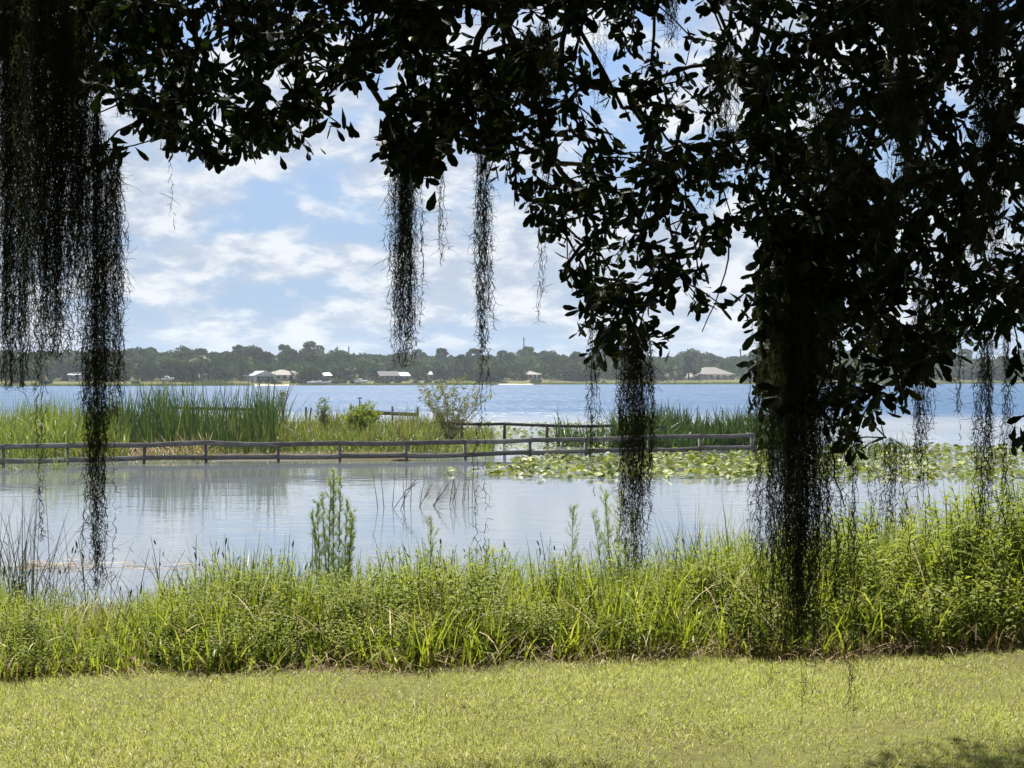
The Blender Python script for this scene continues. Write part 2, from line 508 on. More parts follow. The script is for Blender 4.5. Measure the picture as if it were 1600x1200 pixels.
acc = Acc()
n = 50000
x, y, tb = bank_points(n, 0.05, 6.2, 1.15)
k = R.random(n) < np.interp(tb, [0, 0.4, 1.3, 2.2], [0.3, 0.5, 0.9, 1.0])
k &= (np.sin(x * 3.1 + 2 * np.sin(y * 1.3)) * np.sin(y * 2.3 + x) < 0.55) | (R.random(n) < 0.3)
x, y, tb = x[k], y[k], tb[k]; n = len(x)
hh = bank_h(x, y) * np.interp(tb, [0, 0.5, 1.5, 4.0, 6.2], [0.45, 0.7, 1.0, 1.0, 0.72]) * R.uniform(0.55, 1.08, n)
clump = 0.78 + 0.3 * (np.sin(x * 2.3 + 1.2 * np.sin(y * 1.1)) * np.sin(y * 1.9 + x * 0.7)) + R.normal(0, 0.06, n)
hh = hh * np.clip(clump, 0.5, 1.1)
blades(acc, x, y, ground_z(x, y) - 0.02, hh * 1.12, R.uniform(0.003, 0.010, n), np.abs(R.normal(0.12, 0.16, n)), R.gamma(2.0, 0.4, n), 3,
       np.clip(R.normal(0.6, 0.24, n), 0, 1))
bank = obj('bank_grass', acc.mesh('bank_grass', M_bank))
tag(bank, 'tall bright green grass growing thick along the bank', 'grass', kind='stuff')

# dry litter and dead blades at the foot of the bank
acc = Acc()
n = 7200
x, y, tb = bank_points(n, -0.1, 1.2, 1.4)
pxx = 800 + F * x / y
wgt = np.interp(pxx, [0, 500, 1100, 1250, 1600], [0.35, 0.35, 0.6, 1.0, 1.0])
k = R.random(n) < wgt
x, y, tb = x[k], y[k], tb[k]; n = len(x)
blades(acc, x, y, ground_z(x, y) - 0.01, R.uniform(0.12, 0.42, n), R.uniform(0.002, 0.005, n), np.abs(R.normal(0.6, 0.5, n)), R.uniform(0.3, 1.8, n), 4, np.clip(R.normal(0.45, 0.25, n), 0, 1))
n = 1700
x, y, tb = bank_points(n, 0.2, 5.5, 1.0)
blades(acc, x, y, ground_z(x, y) + 0.25, bank_h(x, y) * R.uniform(0.3, 0.75, n), R.uniform(0.003, 0.006, n), np.abs(R.normal(0.7, 0.5, n)), R.uniform(0.2, 1.4, n), 4, np.clip(R.normal(0.85, 0.15, n), 0, 1))
lit = obj('dry_grass', acc.mesh('dry_grass', M_dry))
tag(lit, 'dry straw brown grass tangled at the foot of the bank', 'dry grass', kind='stuff')


# leafy weeds: stems with lance-shaped leaves
def weed_mesh(name, h, stems, leaf_l, leaf_w, spread, mat):
    a = Acc()
    for _ in range(stems):
        az = R.uniform(0, 2 * math.pi); ln = abs(R.normal(0.18, 0.1)); hs = h * R.uniform(0.65, 1.0)
        b = np.array((R.normal(0, spread), R.normal(0, spread), 0))
        s = np.linspace(0, 1, 6)
        pts = b + np.stack([np.cos(az) * np.sin(ln) * hs * s ** 1.2, np.sin(az) * np.sin(ln) * hs * s ** 1.2, hs * s * np.cos(ln)], -1)
        a.tube(pts, np.linspace(0.0045, 0.0018, 6), 4, 0.3, cap=False)
        m_ = int(hs / 0.021)
        sp_ = np.linspace(0.1, 1.0, m_)
        o = np.stack([np.interp(sp_, s, pts[:, i]) for i in range(3)], -1)
        la = np.arange(m_) * 2.4 + R.normal(0, 0.4, m_)
        ll = leaf_l * np.interp(sp_, [0, .4, .85, 1], [0.7, 1.0, 0.9, 0.5]) * R.uniform(0.7, 1.15, m_)
        up = np.interp(sp_, [0, 0.6, 1], [0.05, 0.35, 1.0]) + R.normal(0, 0.2, m_)
        q = np.linspace(0, 1, 4)
        el = up[:, None] - 1.0 * q[None] ** 1.5
        dh = np.cumsum(np.cos(el) * ll[:, None] / 3, 1) - np.cos(el[:, :1]) * ll[:, None] / 3
        dv = np.cumsum(np.sin(el) * ll[:, None] / 3, 1) - np.sin(el[:, :1]) * ll[:, None] / 3
        Pt = np.stack([o[:, :1] + dh * np.cos(la)[:, None], o[:, 1:2] + dh * np.sin(la)[:, None], o[:, 2:] + dv], -1)
        side = np.stack([-np.sin(la), np.cos(la), R.normal(0, 0.25, m_)], -1)
        a.strips(Pt, leaf_w * np.array([0.15, 1.0, 0.8, 0.06])[None] * (ll / leaf_l)[:, None], unit(side), np.clip(0.25 + 0.5 * sp_ + R.normal(0, 0.14, m_), 0, 1))
    return a.mesh(name, mat)


weed_kinds = [
    (weed_mesh('leafy_weed', 0.80, 7, 0.105, 0.0105, 0.08, M_weed), 'bushy leafy weed with narrow pointed leaves among the tall bank grass', 'narrow leaved weeds on the bank'),
    (weed_mesh('leafy_weed', 0.62, 9, 0.075, 0.013, 0.11, M_weed), 'low leafy weed with short oval leaves at the foot of the bank', 'oval leaved weeds on the bank'),
    (weed_mesh('leafy_weed', 0.95, 6, 0.14, 0.0125, 0.07, M_weed), 'tall leafy weed with long drooping leaves rising from the bank', 'long leaved weeds on the bank'),
]
n_w = [150, 165, 105]
spots = []
for kk in range(3):
    x, y, tb = bank_points(n_w[kk], [0.5, 0.12, 1.0][kk], [4.0, 1.5, 5.0][kk], [1.2, 1.0, 1.2][kk], 0.43)
    for i in range(n_w[kk]):
        s = float(bank_h(x[i], y[i]) * R.uniform(0.85, 1.15) * (0.85 if kk == 2 else 0.95) * np.interp(tb[i], [0, 0.6, 1.4], [0.55, 0.75, 1.0]) / 0.85)
        spots.append((tb[i] + (2 if abs(x[i] / y[i]) > 0.41 else 0), kk, x[i], y[i], s, (R.normal(0, 0.08), R.normal(0, 0.08), R.uniform(0, 6.28))))
spots.sort(key=lambda q: q[0])
acc = Acc()
for i, (_, kk, x_, y_, s, rot) in enumerate(spots):
    me, lab, grp = weed_kinds[kk]
    z_ = float(ground_z(x_, y_)) - 0.015
    if i < 298:
        o = obj('leafy_weed', me, loc=(x_, y_, z_))
        o.scale = (s * 1.1, s * 1.1, s); o.rotation_euler = rot
        tag(o, lab, 'weed', grp)
    else:
        nv = len(me.vertices); V = np.empty(nv * 3); me.vertices.foreach_get('co', V)
        Fi = np.empty(len(me.loops), dtype=np.int32); me.loops.foreach_get('vertex_index', Fi)
        tn = np.empty(nv); me.attributes['tint'].data.foreach_get('value', tn)
        c_, s_ = math.cos(rot[2]), math.sin(rot[2])
        V = V.reshape(-1, 3) * np.array((s * 1.1, s * 1.1, s)) @ np.array([(c_, s_, 0), (-s_, c_, 0), (0, 0, 1)])
        V[:, 0] += V[:, 2] * rot[0]; V[:, 1] += V[:, 2] * rot[1]
        acc.add(V + np.array((x_, y_, z_)), Fi.reshape(-1, 4), np.clip(tn + R.uniform(-0.2, 0.2), 0, 1))
o = obj('bank_weeds', acc.mesh('bank_weeds', M_weed))
tag(o, 'leafy green weeds crowding the back of the bank', 'weeds', kind='stuff')

# dark seed stalks standing in the shallows
acc = Acc()
n = 520
x, y, tb = bank_points(n, 3.6, 8.6, 1.0, 0.42)
pxx = 800 + F * x / y
L = R.uniform(0.6, 1.25, n) * np.interp(pxx, [0, 200, 800, 1600], [1.0, 1.0, 0.95, 1.2])
ln = np.abs(R.normal(0.12, 0.18, n)); az = R.uniform(0, 6.28, n)
blades(acc, x, y, np.minimum(ground_z(x, y), 0.4) - 0.05, L, np.full(n, 0.006), ln, R.uniform(0, 0.7, n), 4, np.clip(R.normal(0.4, 0.2, n), 0, 1), az, np.array([1, 1, .8, .7, .4]))
# little dark seed heads
k = R.random(n) < 0.55
tipx = x[k] + np.sin(ln[k] + 0.1) * L[k] * 0.85 * np.cos(az[k]); tipy = y[k] + np.sin(ln[k] + 0.1) * L[k] * 0.85 * np.sin(az[k])
blades(acc, tipx, tipy, np.minimum(ground_z(x, y), 0.4)[k] - 0.05 + L[k] * 0.84, R.uniform(0.05, 0.11, k.sum()), np.full(k.sum(), 0.010), np.abs(R.normal(0.3, 0.25, k.sum())), R.uniform(0, .5, k.sum()), 3,
       np.full(k.sum(), 0.1), None, np.array([0.4, 1, 1, 0.2]))
st = obj('sedge_stalks', acc.mesh('sedge_stalks', M_sedge))
tag(st, 'thin dark sedge stalks with seed heads standing in the shallows', 'sedge', kind='stuff')


# ---------------------------------------------------------------- single plants on the bank
def fennel(px_, ytop, ybase, d, stems, label, spread=0.05, fan=0.12, leafl=0.055, shoot=0.10):
    b = P(px_, ybase, d)
    h = (ybase - ytop) / F * d
    gz = min(float(ground_z(b[0], d)), b[2])
    h += b[2] - gz
    root = empty('dog_fennel', (b[0], d, gz - 0.02))
    tag(root, label, 'plant')
    for k in range(stems):
        a = Acc(); f = Acc()
        u_ = (2 * k / (stems - 1) - 1) if stems > 1 else 0.0
        sx = u_ * spread * 1.5 + R.normal(0, spread * 0.15)
        hs = h * (1.0 - 0.22 * abs(u_)) * R.uniform(0.9, 1.0)
        s = np.linspace(0, 1, 8)
        lean = u_ * fan * 1.6 + R.normal(0, fan * 0.3)
        pts = np.stack([sx * (1 - 0.2 * s) + lean * hs * s ** 1.6, R.normal(0, spread) + R.normal(0, fan) * hs * s ** 1.6, hs * s], -1)
        a.tube(pts, np.linspace(0.007, 0.002, 8), 5, 0.3)
        stem = obj('stem', a.mesh('stem', M_fennel), root)
        # ascending side shoots, each a loose spray of thread leaves
        for q0 in np.linspace(0.22, 1.0, max(6, int(hs * 30))):
            o0 = np.array([np.interp(q0, s, pts[:, i]) for i in range(3)])
            la = R.uniform(0, 6.28); sl = shoot * np.interp(q0, [0.2, 0.45, 0.8, 1], [0.8, 1.1, 0.7, 0.35]) * R.uniform(0.5, 1.3)
            e0 = R.normal(1.0, 0.16)
            sv = np.array((math.cos(e0) * math.cos(la), math.cos(e0) * math.sin(la), math.sin(e0)))
            m_ = 26
            q = R.random(m_)
            o = o0 + sv * (q * sl)[:, None] + np.array((0, 0, 1.0)) * (0.15 * sl * q ** 2)[:, None]
            ll = leafl * (1.1 - 0.5 * q) * R.uniform(0.4, 1.2, m_)
            d0 = unit(sv * 1.1 + rand_unit(m_) * 0.75)
            d1 = unit(d0 + np.array((0, 0, 0.25)) + rand_unit(m_) * 0.25)
            Pt = np.stack([o, o + d0 * ll[:, None] * 0.5, o + d0 * ll[:, None] * 0.5 + d1 * ll[:, None] * 0.5], 1)
            f.strips(Pt, np.array([0.0016, 0.0015, 0.0006]), unit(np.cross(d0, rand_unit(m_))), np.clip(0.5 + 0.35 * q0 + R.normal(0, 0.2, m_), 0, 1))
        obj('foliage', f.mesh('foliage', M_fennel), stem)
    return root


fennel(522, 732, 890, 12.8, 9, 'tall feathery dog fennel clump with many upright stems above the bank grass', 0.095, 0.045, 0.07, 0.075)
fennel(672, 800, 880, 13.2, 1, 'single small feathery dog fennel stem beside the leafy green hump', 0.03, 0.04, 0.07, 0.17)
fennel(894, 786, 880, 13.0, 1, 'slim feathery dog fennel stem with curved side shoots against the pond', 0.03, 0.04, 0.06, 0.22)
fennel(962, 742, 880, 12.6, 4, 'wispy grey green dog fennel partly behind the hanging moss', 0.06, 0.07, 0.07, 0.2)


def tuft(name, px_, ytop, ybase, d, n, spread, label, cat, mat, tint, wid=0.0035, bendy=0.35, group=None, lean=0.2):
    b = P(px_, ybase, d); h = (ybase - ytop) / F * d
    gz = min(float(ground_z(b[0], d)), b[2])
    h += b[2] - gz
    a = Acc()
    blades(a, R.normal(0, spread, n), R.normal(0, spread, n), np.zeros(n), h * R.uniform(0.55, 1.08, n), np.full(n, wid) * R.uniform(0.7, 1.2, n), np.abs(R.normal(0, lean, n)), R.gamma(1.5, bendy, n), 5,
           np.clip(R.normal(tint, 0.18, n), 0, 1), None, np.array([1, 1, .9, .7, .5, .15]))
    o = obj(name, a.mesh(name, mat), loc=(b[0], d, gz - 0.02))
    return tag(o, label, cat, group)


tuft('rush_clump', 1080, 755, 870, 13.4, 55, 0.10, 'upright dark rush clump standing above the bank against the pond', 'rush', M_sedge, 0.75, 0.0032, 0.18)
tuft('rush_clump', 1170, 790, 870, 13.6, 26, 0.12, 'thin arching rush clump beside the thick dark moss curtain', 'rush', M_sedge, 0.75, 0.003, 0.3)
tuft('rush_clump', 1395, 745, 870, 14.6, 70, 0.42, 'wide wispy rush clump below the lowest oak leaves', 'rush', M_sedge, 0.7, 0.0032, 0.25)
tuft('reed_clump', 8, 738, 900, 14.5, 95, 0.2, 'tall leaning reed clump at the water by the left moss curtain', 'reed', M_sedge, 0.9, 0.006, 0.35, lean=0.16)
tuft('reed_clump', 70, 780, 905, 15.4, 60, 0.26, 'sparse bent reed clump above the brown reed litter', 'reed', M_sedge, 0.6, 0.0045, 0.5, lean=0.3)
tuft('reed_clump', 395, 830, 900, 14.8, 26, 0.3, 'sparse dark reed clump left of the feathery dog fennel', 'reed', M_sedge, 0.45, 0.0038, 0.25, lean=0.25)

# brown litter floating at the near shore
a = Acc()
n = 170
c0 = P(90, 884, depth_of(884))
bx = np.concatenate([R.normal(c0[0] - 0.15, 0.34, 110), R.normal(P(240, 884, 20)[0], 0.8, 60)]); by = np.concatenate([R.normal(c0[1] - 0.1, 0.30, 110), R.normal(20.2, 0.25, 60)])
az = R.normal(0, 0.5, n) + np.where(R.random(n) < 0.5, 0, math.pi)
dirv = np.stack([np.cos(az), np.sin(az), R.normal(0.02, 0.09, n)], -1)
hz = np.concatenate([np.abs(R.normal(0.02, 0.04, 110)), np.abs(R.normal(0.006, 0.006, 60))])
Pt = np.stack([bx, by, hz], -1)[:, None] + dirv[:, None] * (R.uniform(0.12, 0.42, n)[:, None] * np.linspace(-0.5, 0.5, 3)[None])[..., None]
a.strips(Pt, np.array([0.006, 0.008, 0.005]), unit(np.cross(dirv, rand_unit(n) * 0.4 + np.array((0, 0, 1.0)))), np.clip(R.normal(0.55, 0.3, n), 0, 1))
o = obj('reed_litter', a.mesh('reed_litter', M_dry))
tag(o, 'mat of dead brown reed stems lying on the shallow water', 'reed litter', kind='stuff')

# bare twigs standing in the pond
for k, (xp, yb, dx, dy, kind) in enumerate([
        (592, 795, -12, 62, 0), (602, 793, -6, 58, 0), (604, 796, 45, 46, 1), (612, 792, 3, 52, 0), (620, 796, 34, 50, 1), (626, 790, 9, 56, 0), (633, 794, -4, 50, 0),
        (640, 790, 2, 58, 0), (646, 792, 30, 36, 1), (655, 788, 8, 40, 0), (668, 790, 38, 40, 2), (672, 789, 20, 30, 1), (700, 788, 10, 44, 1), (702, 786, 16, 34, 1), (712, 788, -2, 40, 0),
        (722, 786, 6, 42, 0), (730, 785, 3, 38, 0), (738, 784, 2, 44, 0), (745, 784, -5, 40, 0), (722, 784, 4, 30, 0)]):
    d = depth_of(yb)
    b = P(xp, yb, d); t_ = P(xp + dx, yb - dy, d + R.normal(0, 0.2))
    a = Acc()
    s = np.linspace(0, 1, 7)[:, None]
    L_ = np.linalg.norm(t_ - b)
    pts = (b - np.array((0, 0, 0.25))) * (1 - s) + t_ * s + np.stack([np.sin(s[:, 0] * 3) * 0.03 * R.normal(), s[:, 0] * 0, 0.06 * L_ * np.sin(s[:, 0] * math.pi)], -1) + R.normal(0, 0.006, (7, 3))
    a.tube(pts - b, np.linspace(0.011 if kind < 2 else 0.02, 0.005, 7), 5)
    if kind:
        for q in range(3):
            i0 = R.integers(2, 5)
            e = pts[i0] + np.array((R.normal(0.05, 0.12), R.normal(0, .1), R.uniform(0.08, 0.25)))
            a.tube(np.stack([pts[i0], (pts[i0] + e) / 2 + R.normal(0, .012, 3), e]) - b, np.array([0.007, 0.005, 0.003]), 4)
    o = obj('bare_twig', a.mesh('bare_twig', M_dead), loc=b)
    lab = ['thin upright bare twig standing in the calm pond', 'bent bare twig with side shoots leaning in the calm pond', 'thick bare branch slanting out of the calm pond'][kind]
    tag(o, lab, 'twig', None if kind == 2 else ['upright twigs in the pond', 'leaning twigs in the pond'][kind])


# ---------------------------------------------------------------- boardwalk railings
def railing(name, pts, top, posth, mat, label, low=True, rail_w=0.17, thick=0.045, ends=(True, True), post=0.10, skip_low=()):
    """pts: (x,y) of posts on the water"""
    pts = [np.array((p[0], p[1])) for p in pts]
    o0 = pts[0]
    root = empty(name, (o0[0], o0[1], 0))
    tag(root, label, 'railing')
    tops = [top + R.normal(0, 0.022) for _ in pts]
    for i, p in enumerate(pts):
        a = Acc()
        dirx = pts[min(i + 1, len(pts) - 1)] - pts[max(i - 1, 0)]
        ang = math.atan2(dirx[1], dirx[0])
        tl = R.normal(0, 0.022, 2)
        b = post / 2
        a.box((-b, -b, -1.25), (b, b, tops[i] + posth - 0.01))
        me = a.mesh('post', mat)
        po = obj('post', me, root, (p[0] - o0[0], p[1] - o0[1], 0))
        po.rotation_euler = (tl[0], tl[1], ang)
    for i in range(len(pts) - 1):
        p, q = pts[i], pts[i + 1]
        L_ = np.linalg.norm(q - p); ang = math.atan2(q[1] - p[1], q[0] - p[0])
        for lev in ((0, 1) if low and i not in skip_low else (0,)):
            za = tops[i] if lev == 0 else 0.27 + R.normal(0, 0.012)
            zb = tops[i + 1] if lev == 0 else 0.27 + R.normal(0, 0.012)
            a = Acc()
            # a sagging weathered board, in five short lengths
            s = np.linspace(0, 1, 6)
            sag = R.uniform(-0.035, 0.012) * np.sin(s * math.pi)
            x_ = s * (L_ - 0.012) + 0.006
            zc = za + (zb - za) * s + sag
            off = -post / 2 - thick / 2 - 0.003
            ring = np.array([(-thick / 2, -rail_w), (thick / 2, -rail_w), (thick / 2, 0), (-thick / 2, 0)])
            V = np.array([[(x_[k], off + rr[0], zc[k] + rr[1]) for rr in ring] for k in range(6)]).reshape(-1, 3)
            fq = []
            for k in range(5):
                for j in range(4):
                    j2 = (j + 1) % 4
                    fq.append((k * 4 + j, (k + 1) * 4 + j, (k + 1) * 4 + j2, k * 4 + j2))
            fq += [(0, 1, 2, 3), (23, 22, 21, 20)]
            a.add(V, fq)
            r = obj('rail_board' if lev == 0 else 'lower_board', a.mesh('rail_board', mat), root, (p[0] - o0[0], p[1] - o0[1], 0))
            r.rotation_euler = (0, 0, ang)
    return root


def wxy(px_, d):
    return ((px_ - 800) / F * d, d)


railing('boardwalk_railing', [wxy(*v) for v in [(-95, 42.0), (5, 42.9), (105, 44.0), (225, 45.0), (322, 45.2), (435, 45.6), (531, 46.0), (635, 46.4), (727, 46.9), (828, 48.0), (915, 49.0), (1013, 50.0), (1094, 51.0), (1175, 51.9)]],
        0.74, 0.0, M_wood, 'long grey weathered two board boardwalk railing crossing the pond', skip_low=())
railing('boardwalk_railing', [wxy(1178, 52.05), wxy(1158, 54.2)], 0.76, 0.0, M_wood, 'short return railing at the end of the grey boardwalk')
railing('boardwalk_railing', [wxy(*v) for v in [(690, 60.5), (722, 59.2), (788, 58.0), (855, 56.0), (960, 55.3), (1040, 55.0)]], 0.95, 0.02, M_backlitwood,
        'dark single board railing behind the grey boardwalk railing', low=False, rail_w=0.13)
railing('boardwalk_railing', [wxy(*v) for v in [(548, 82.0), (613, 76.0), (652, 72.5)]], 0.98, 0.33, M_backlitwood, 'short dark railing with tall posts standing at the open lake', low=False, rail_w=0.22)
railing('boardwalk_railing', [wxy(*v) for v in [(255, 90.0), (310, 88.0), (370, 86.5), (422, 85.0)]], 1.0, 0.04, M_backlitwood, 'dark railing half hidden behind the cattails', low=False, rail_w=0.2)
for k, (xp, yt, d, lab, r) in enumerate([(478, 636, 80, 'dark broken post standing beside a leaning post on the marsh', 0.07), (484, 637, 81, 'leaning dark post beside a broken post on the marsh', 0.06), (562, 621, 96, 'thin lone post with a crossbar in the open lake', 0.05)]):
    p = P(xp, yt, d)
    a = Acc()
    lean = (0.0, 0.10, 0.0)[k]
    a.tube([(-lean, 0, -1.25), (0, 0, p[2] * 0.5), (lean, 0, p[2])], (r, r * 0.95, r * 0.8), 8)
    if k == 2:
        a.tube([(-0.18, -r, p[2] - 0.06), (0.2, -r, p[2] - 0.03)], (0.04, 0.04), 6)
    o = obj('wooden_post', a.mesh('wooden_post', M_backlitwood), loc=(p[0], d, 0))
    tag(o, lab, 'post')


# ---------------------------------------------------------------- marsh island
def region_pts(n, poly):
    """random (px, depth) points in a region given as rows of (px0, px1, d0, d1)"""
    out = []
    ar = np.array([(r[1] - r[0]) * (r[3] - r[2]) * (r[4] if len(r) > 4 else 1) for r in poly], dtype=float)
    cnt = R.multinomial(n, ar / ar.sum())
    for r, c in zip(poly, cnt):
        d = R.uniform(r[2], r[3], c)
        xp = R.uniform(r[0], r[1], c)
        out.append(np.stack([(xp - 800) / F * d, d], -1))
    return np.concatenate(out)


def stand(name, n, poly, h, wid, lean, bend, mat, tint, label, cat, seg=3, ts=0.2):
    p = region_pts(n, poly)
    k = len(p)
    a = Acc()
    cl = 0.8 + 0.25 * np.sin(p[:, 0] * 1.3 + 2 * np.sin(p[:, 1] * 0.5)) + R.normal(0, 0.12, k)
    blades(a, p[:, 0], p[:, 1], np.maximum(ground_z(p[:, 0], p[:, 1]), -0.3) - 0.02, h * R.uniform(0.42, 1.1, k) * np.clip(cl, 0.5, 1.15), wid * R.uniform(0.6, 1.2, k), np.abs(R.normal(0, lean, k)), R.gamma(1.6, bend, k), seg,
           np.clip(R.normal(tint, ts, k), 0, 1))
    o = obj(name, a.mesh(name, mat))
    return tag(o, label, cat, kind='stuff')


stand('marsh_grass', 8000, [(-260, 200, 46, 66)], 2.1, 0.022, 0.16, 0.35, M_marsh, 0.72, 'tall light green marsh grass behind the left moss curtain', 'marsh grass')
stand('cattail_stand', 2600, [(165, 430, 48.5, 62, 1), (395, 450, 52, 62, 0.4), (120, 180, 49, 58, 0.3)], 2.8, 0.024, 0.15, 0.16, M_cattail, 0.28, 'dense stand of dark green cattail blades behind the railing', 'cattails', ts=0.27)
stand('dead_cattail', 520, [(110, 330, 46.2, 48.8, 1), (-60, 60, 41.5, 43.5, 0.6)], 1.1, 0.022, 0.6, 0.4, M_dry, 0.7, 'broken straw coloured cattail stems at the foot of the stand', 'dead cattails')
stand('marsh_grass', 9000, [(405, 770, 50, 68)], 1.45, 0.020, 0.25, 0.45, M_marsh, 0.48, 'mixed olive and rusty marsh grass on the low island', 'marsh grass', ts=0.3)
stand('marsh_grass', 3000, [(-260, 330, 44.6, 47.5, 1), (330, 700, 48, 50.5, .5)], 0.5, 0.014, 0.3, 0.5, M_marsh, 0.62, 'short green grass along the water under the railing', 'marsh grass')
stand('pickerel_weed', 7000, [(960, 1225, 53.2, 61, 1), (870, 960, 55.5, 58, .35)], 2.0, 0.036, 0.2, 0.3, M_cattail, 0.18, 'dark green broad leaved water plants behind the railing end', 'water plants', ts=0.18)
stand('cattail_stand', 500, [(1290, 1440, 47, 54)], 1.25, 0.012, 0.12, 0.2, M_cattail, 0.3, 'small cattail stand beyond the lily field below the oak', 'cattails')
stand('thin_reeds', 260, [(-90, 120, 40.3, 43.0, 1), (330, 450, 44.2, 45.0, .4)], 1.0, 0.012, 0.25, 0.35, M_marsh, 0.65, 'loose reeds growing before the left end of the railing', 'reeds')
stand('thin_reeds', 900, [(700, 1000, 78, 92)], 0.55, 0.006, 0.12, 0.15, M_marsh, 0.6, 'thin sparse reeds in the water beyond the dark railing', 'reeds')


# shrubs on the island
def shrub(name, px_, ytop, ybase, d, wpx, label, stems, leaf_n, mat, tint, open_=0.3, leafl=0.09, twigs=True):
    b = P(px_, ybase, d); h = (ybase - ytop) / F * d; wd = wpx / F * d / 2
    gz = max(float(ground_z(b[0], d)), -0.1)
    h = b[2] + h - gz
    root = empty(name, (b[0], d, gz))
    tag(root, label, 'shrub')
    tips = []
    for k in range(stems):
        a = Acc()
        az = R.uniform(0, 6.28); rr = wd * R.random() ** 0.4 * 0.98
        top = np.array((math.cos(az) * rr, math.sin(az) * rr, h * R.uniform(0.72, 1.0) * (1 - 0.25 * (rr / wd) ** 2)))
        s = np.linspace(0, 1, 6)[:, None]
        pts = top * s + np.array((top[0] * -0.12, top[1] * -0.12, 0)) * np.sin(s * math.pi) + R.normal(0, 0.02, (6, 3))
        pts[0] = (R.normal(0, 0.08), R.normal(0, 0.08), -0.05)
        a.tube(pts, np.linspace(0.022, 0.006, 6), 5)
        tips.append((pts, None))
        st_ = obj('stem', a.mesh('stem', M_dead), root)
        br = Acc()
        for q in range(5):
            i0 = R.integers(2, 6)
            e = pts[i0] + np.array((R.normal(0, wd * 0.25), R.normal(0, wd * 0.25), R.uniform(0.05, 0.3) * h * 0.5))
            e[2] = min(e[2], h * 1.05)
            br.tube(np.stack([pts[i0], (pts[i0] + e) / 2 + R.normal(0, 0.02, 3), e]), np.array([0.009, 0.006, 0.003]), 4)
            tips.append((np.stack([pts[i0], e]), None))
        tag(obj('twigs', br.mesh('twigs', M_dead), st_), kind='stuff')
    f = Acc()
    base = []
    for _ in range(leaf_n):
        pp, _x = tips[R.integers(len(tips))]
        q = open_ + (1 - open_) * R.random() ** 0.6
        i = q * (len(pp) - 1); i0 = min(int(i), len(pp) - 2)
        base.append(pp[i0] + (pp[i0 + 1] - pp[i0]) * (i - i0))
    base = np.array(base) + R.normal(0, 0.06, (leaf_n, 3))
    base[:, 2] = np.maximum(base[:, 2], 0.03)
    dirv = unit(rand_unit(leaf_n) + np.array((0, 0, 0.5)))
    ll = leafl * R.uniform(0.6, 1.3, leaf_n)
    Pt = base[:, None] + dirv[:, None] * (ll[:, None] * np.linspace(0, 1, 3)[None])[..., None]
    f.strips(Pt, np.array([0.15, 1.0, 0.1]) * leafl * 0.22, unit(np.cross(dirv, rand_unit(leaf_n))), np.clip(R.normal(tint, 0.22, leaf_n), 0, 1))
    obj('foliage', f.mesh('foliage', mat), root)


M_ylw = foliage_mat('shrub_leaf', [(0.25, 0.15, 0.03), (0.17, 0.17, 0.05), (0.13, 0.16, 0.055)], 0.55, 0.35, 1.2)
shrub('marsh_shrub', 703, 590, 692, 57, 104, 'open vase shaped shrub with bare stems and yellowing tips', 24, 2700, M_ylw, 0.6, 0.55, 0.11)
shrub('marsh_shrub', 567, 632, 690, 58, 66, 'rounded bright green shrub on the low marsh island', 20, 3600, M_weed, 0.75, 0.15, 0.13)
shrub('marsh_shrub', 441, 612, 690, 57, 22, 'slender sparse shrub beside the cattail stand', 4, 320, M_ylw, 0.8, 0.45, 0.10)
shrub('marsh_shrub', 508, 620, 690, 58, 34, 'thin grey green shrub on the marsh near the broken posts', 8, 900, M_ylw, 0.9, 0.4, 0.10)

# ---------------------------------------------------------------- lily pads
pad_meshes = []
for v in range(6):
    a = Acc()
    kx = 9
    ang = np.linspace(0.22, 2 * math.pi - 0.22, kx)
    rr = 1.0 + 0.06 * np.sin(ang * 2 + v)
    curl = [0.03, 0.10, 0.22, 0.05, 0.35, 0.15][v]
    rim = np.stack([np.cos(ang) * rr * (1.15 if v % 2 else 1.0), np.sin(ang) * rr * (1.0 - 0.35 * curl), curl * np.abs(np.sin(ang)) * rr + 0.04 * np.sin(ang * 3 + v)], -1)
    mid = rim * np.array((0.55, 0.55, 0.25))
    V = np.concatenate([[(0.05, 0, 0)], mid, rim])
    fq = [(0, 1 + i, 2 + i, 2 + i) for i in range(kx - 1)] + [(1 + i, 1 + kx + i, 2 + kx + i, 2 + i) for i in range(kx - 1)]
    a.add(V, fq, 0.45)
    pad_meshes.append((V, np.array(fq), a.mesh('lily_pad', M_pad, True)))


def lily_points(n, poly):
    p = region_pts(n, poly)
    return p


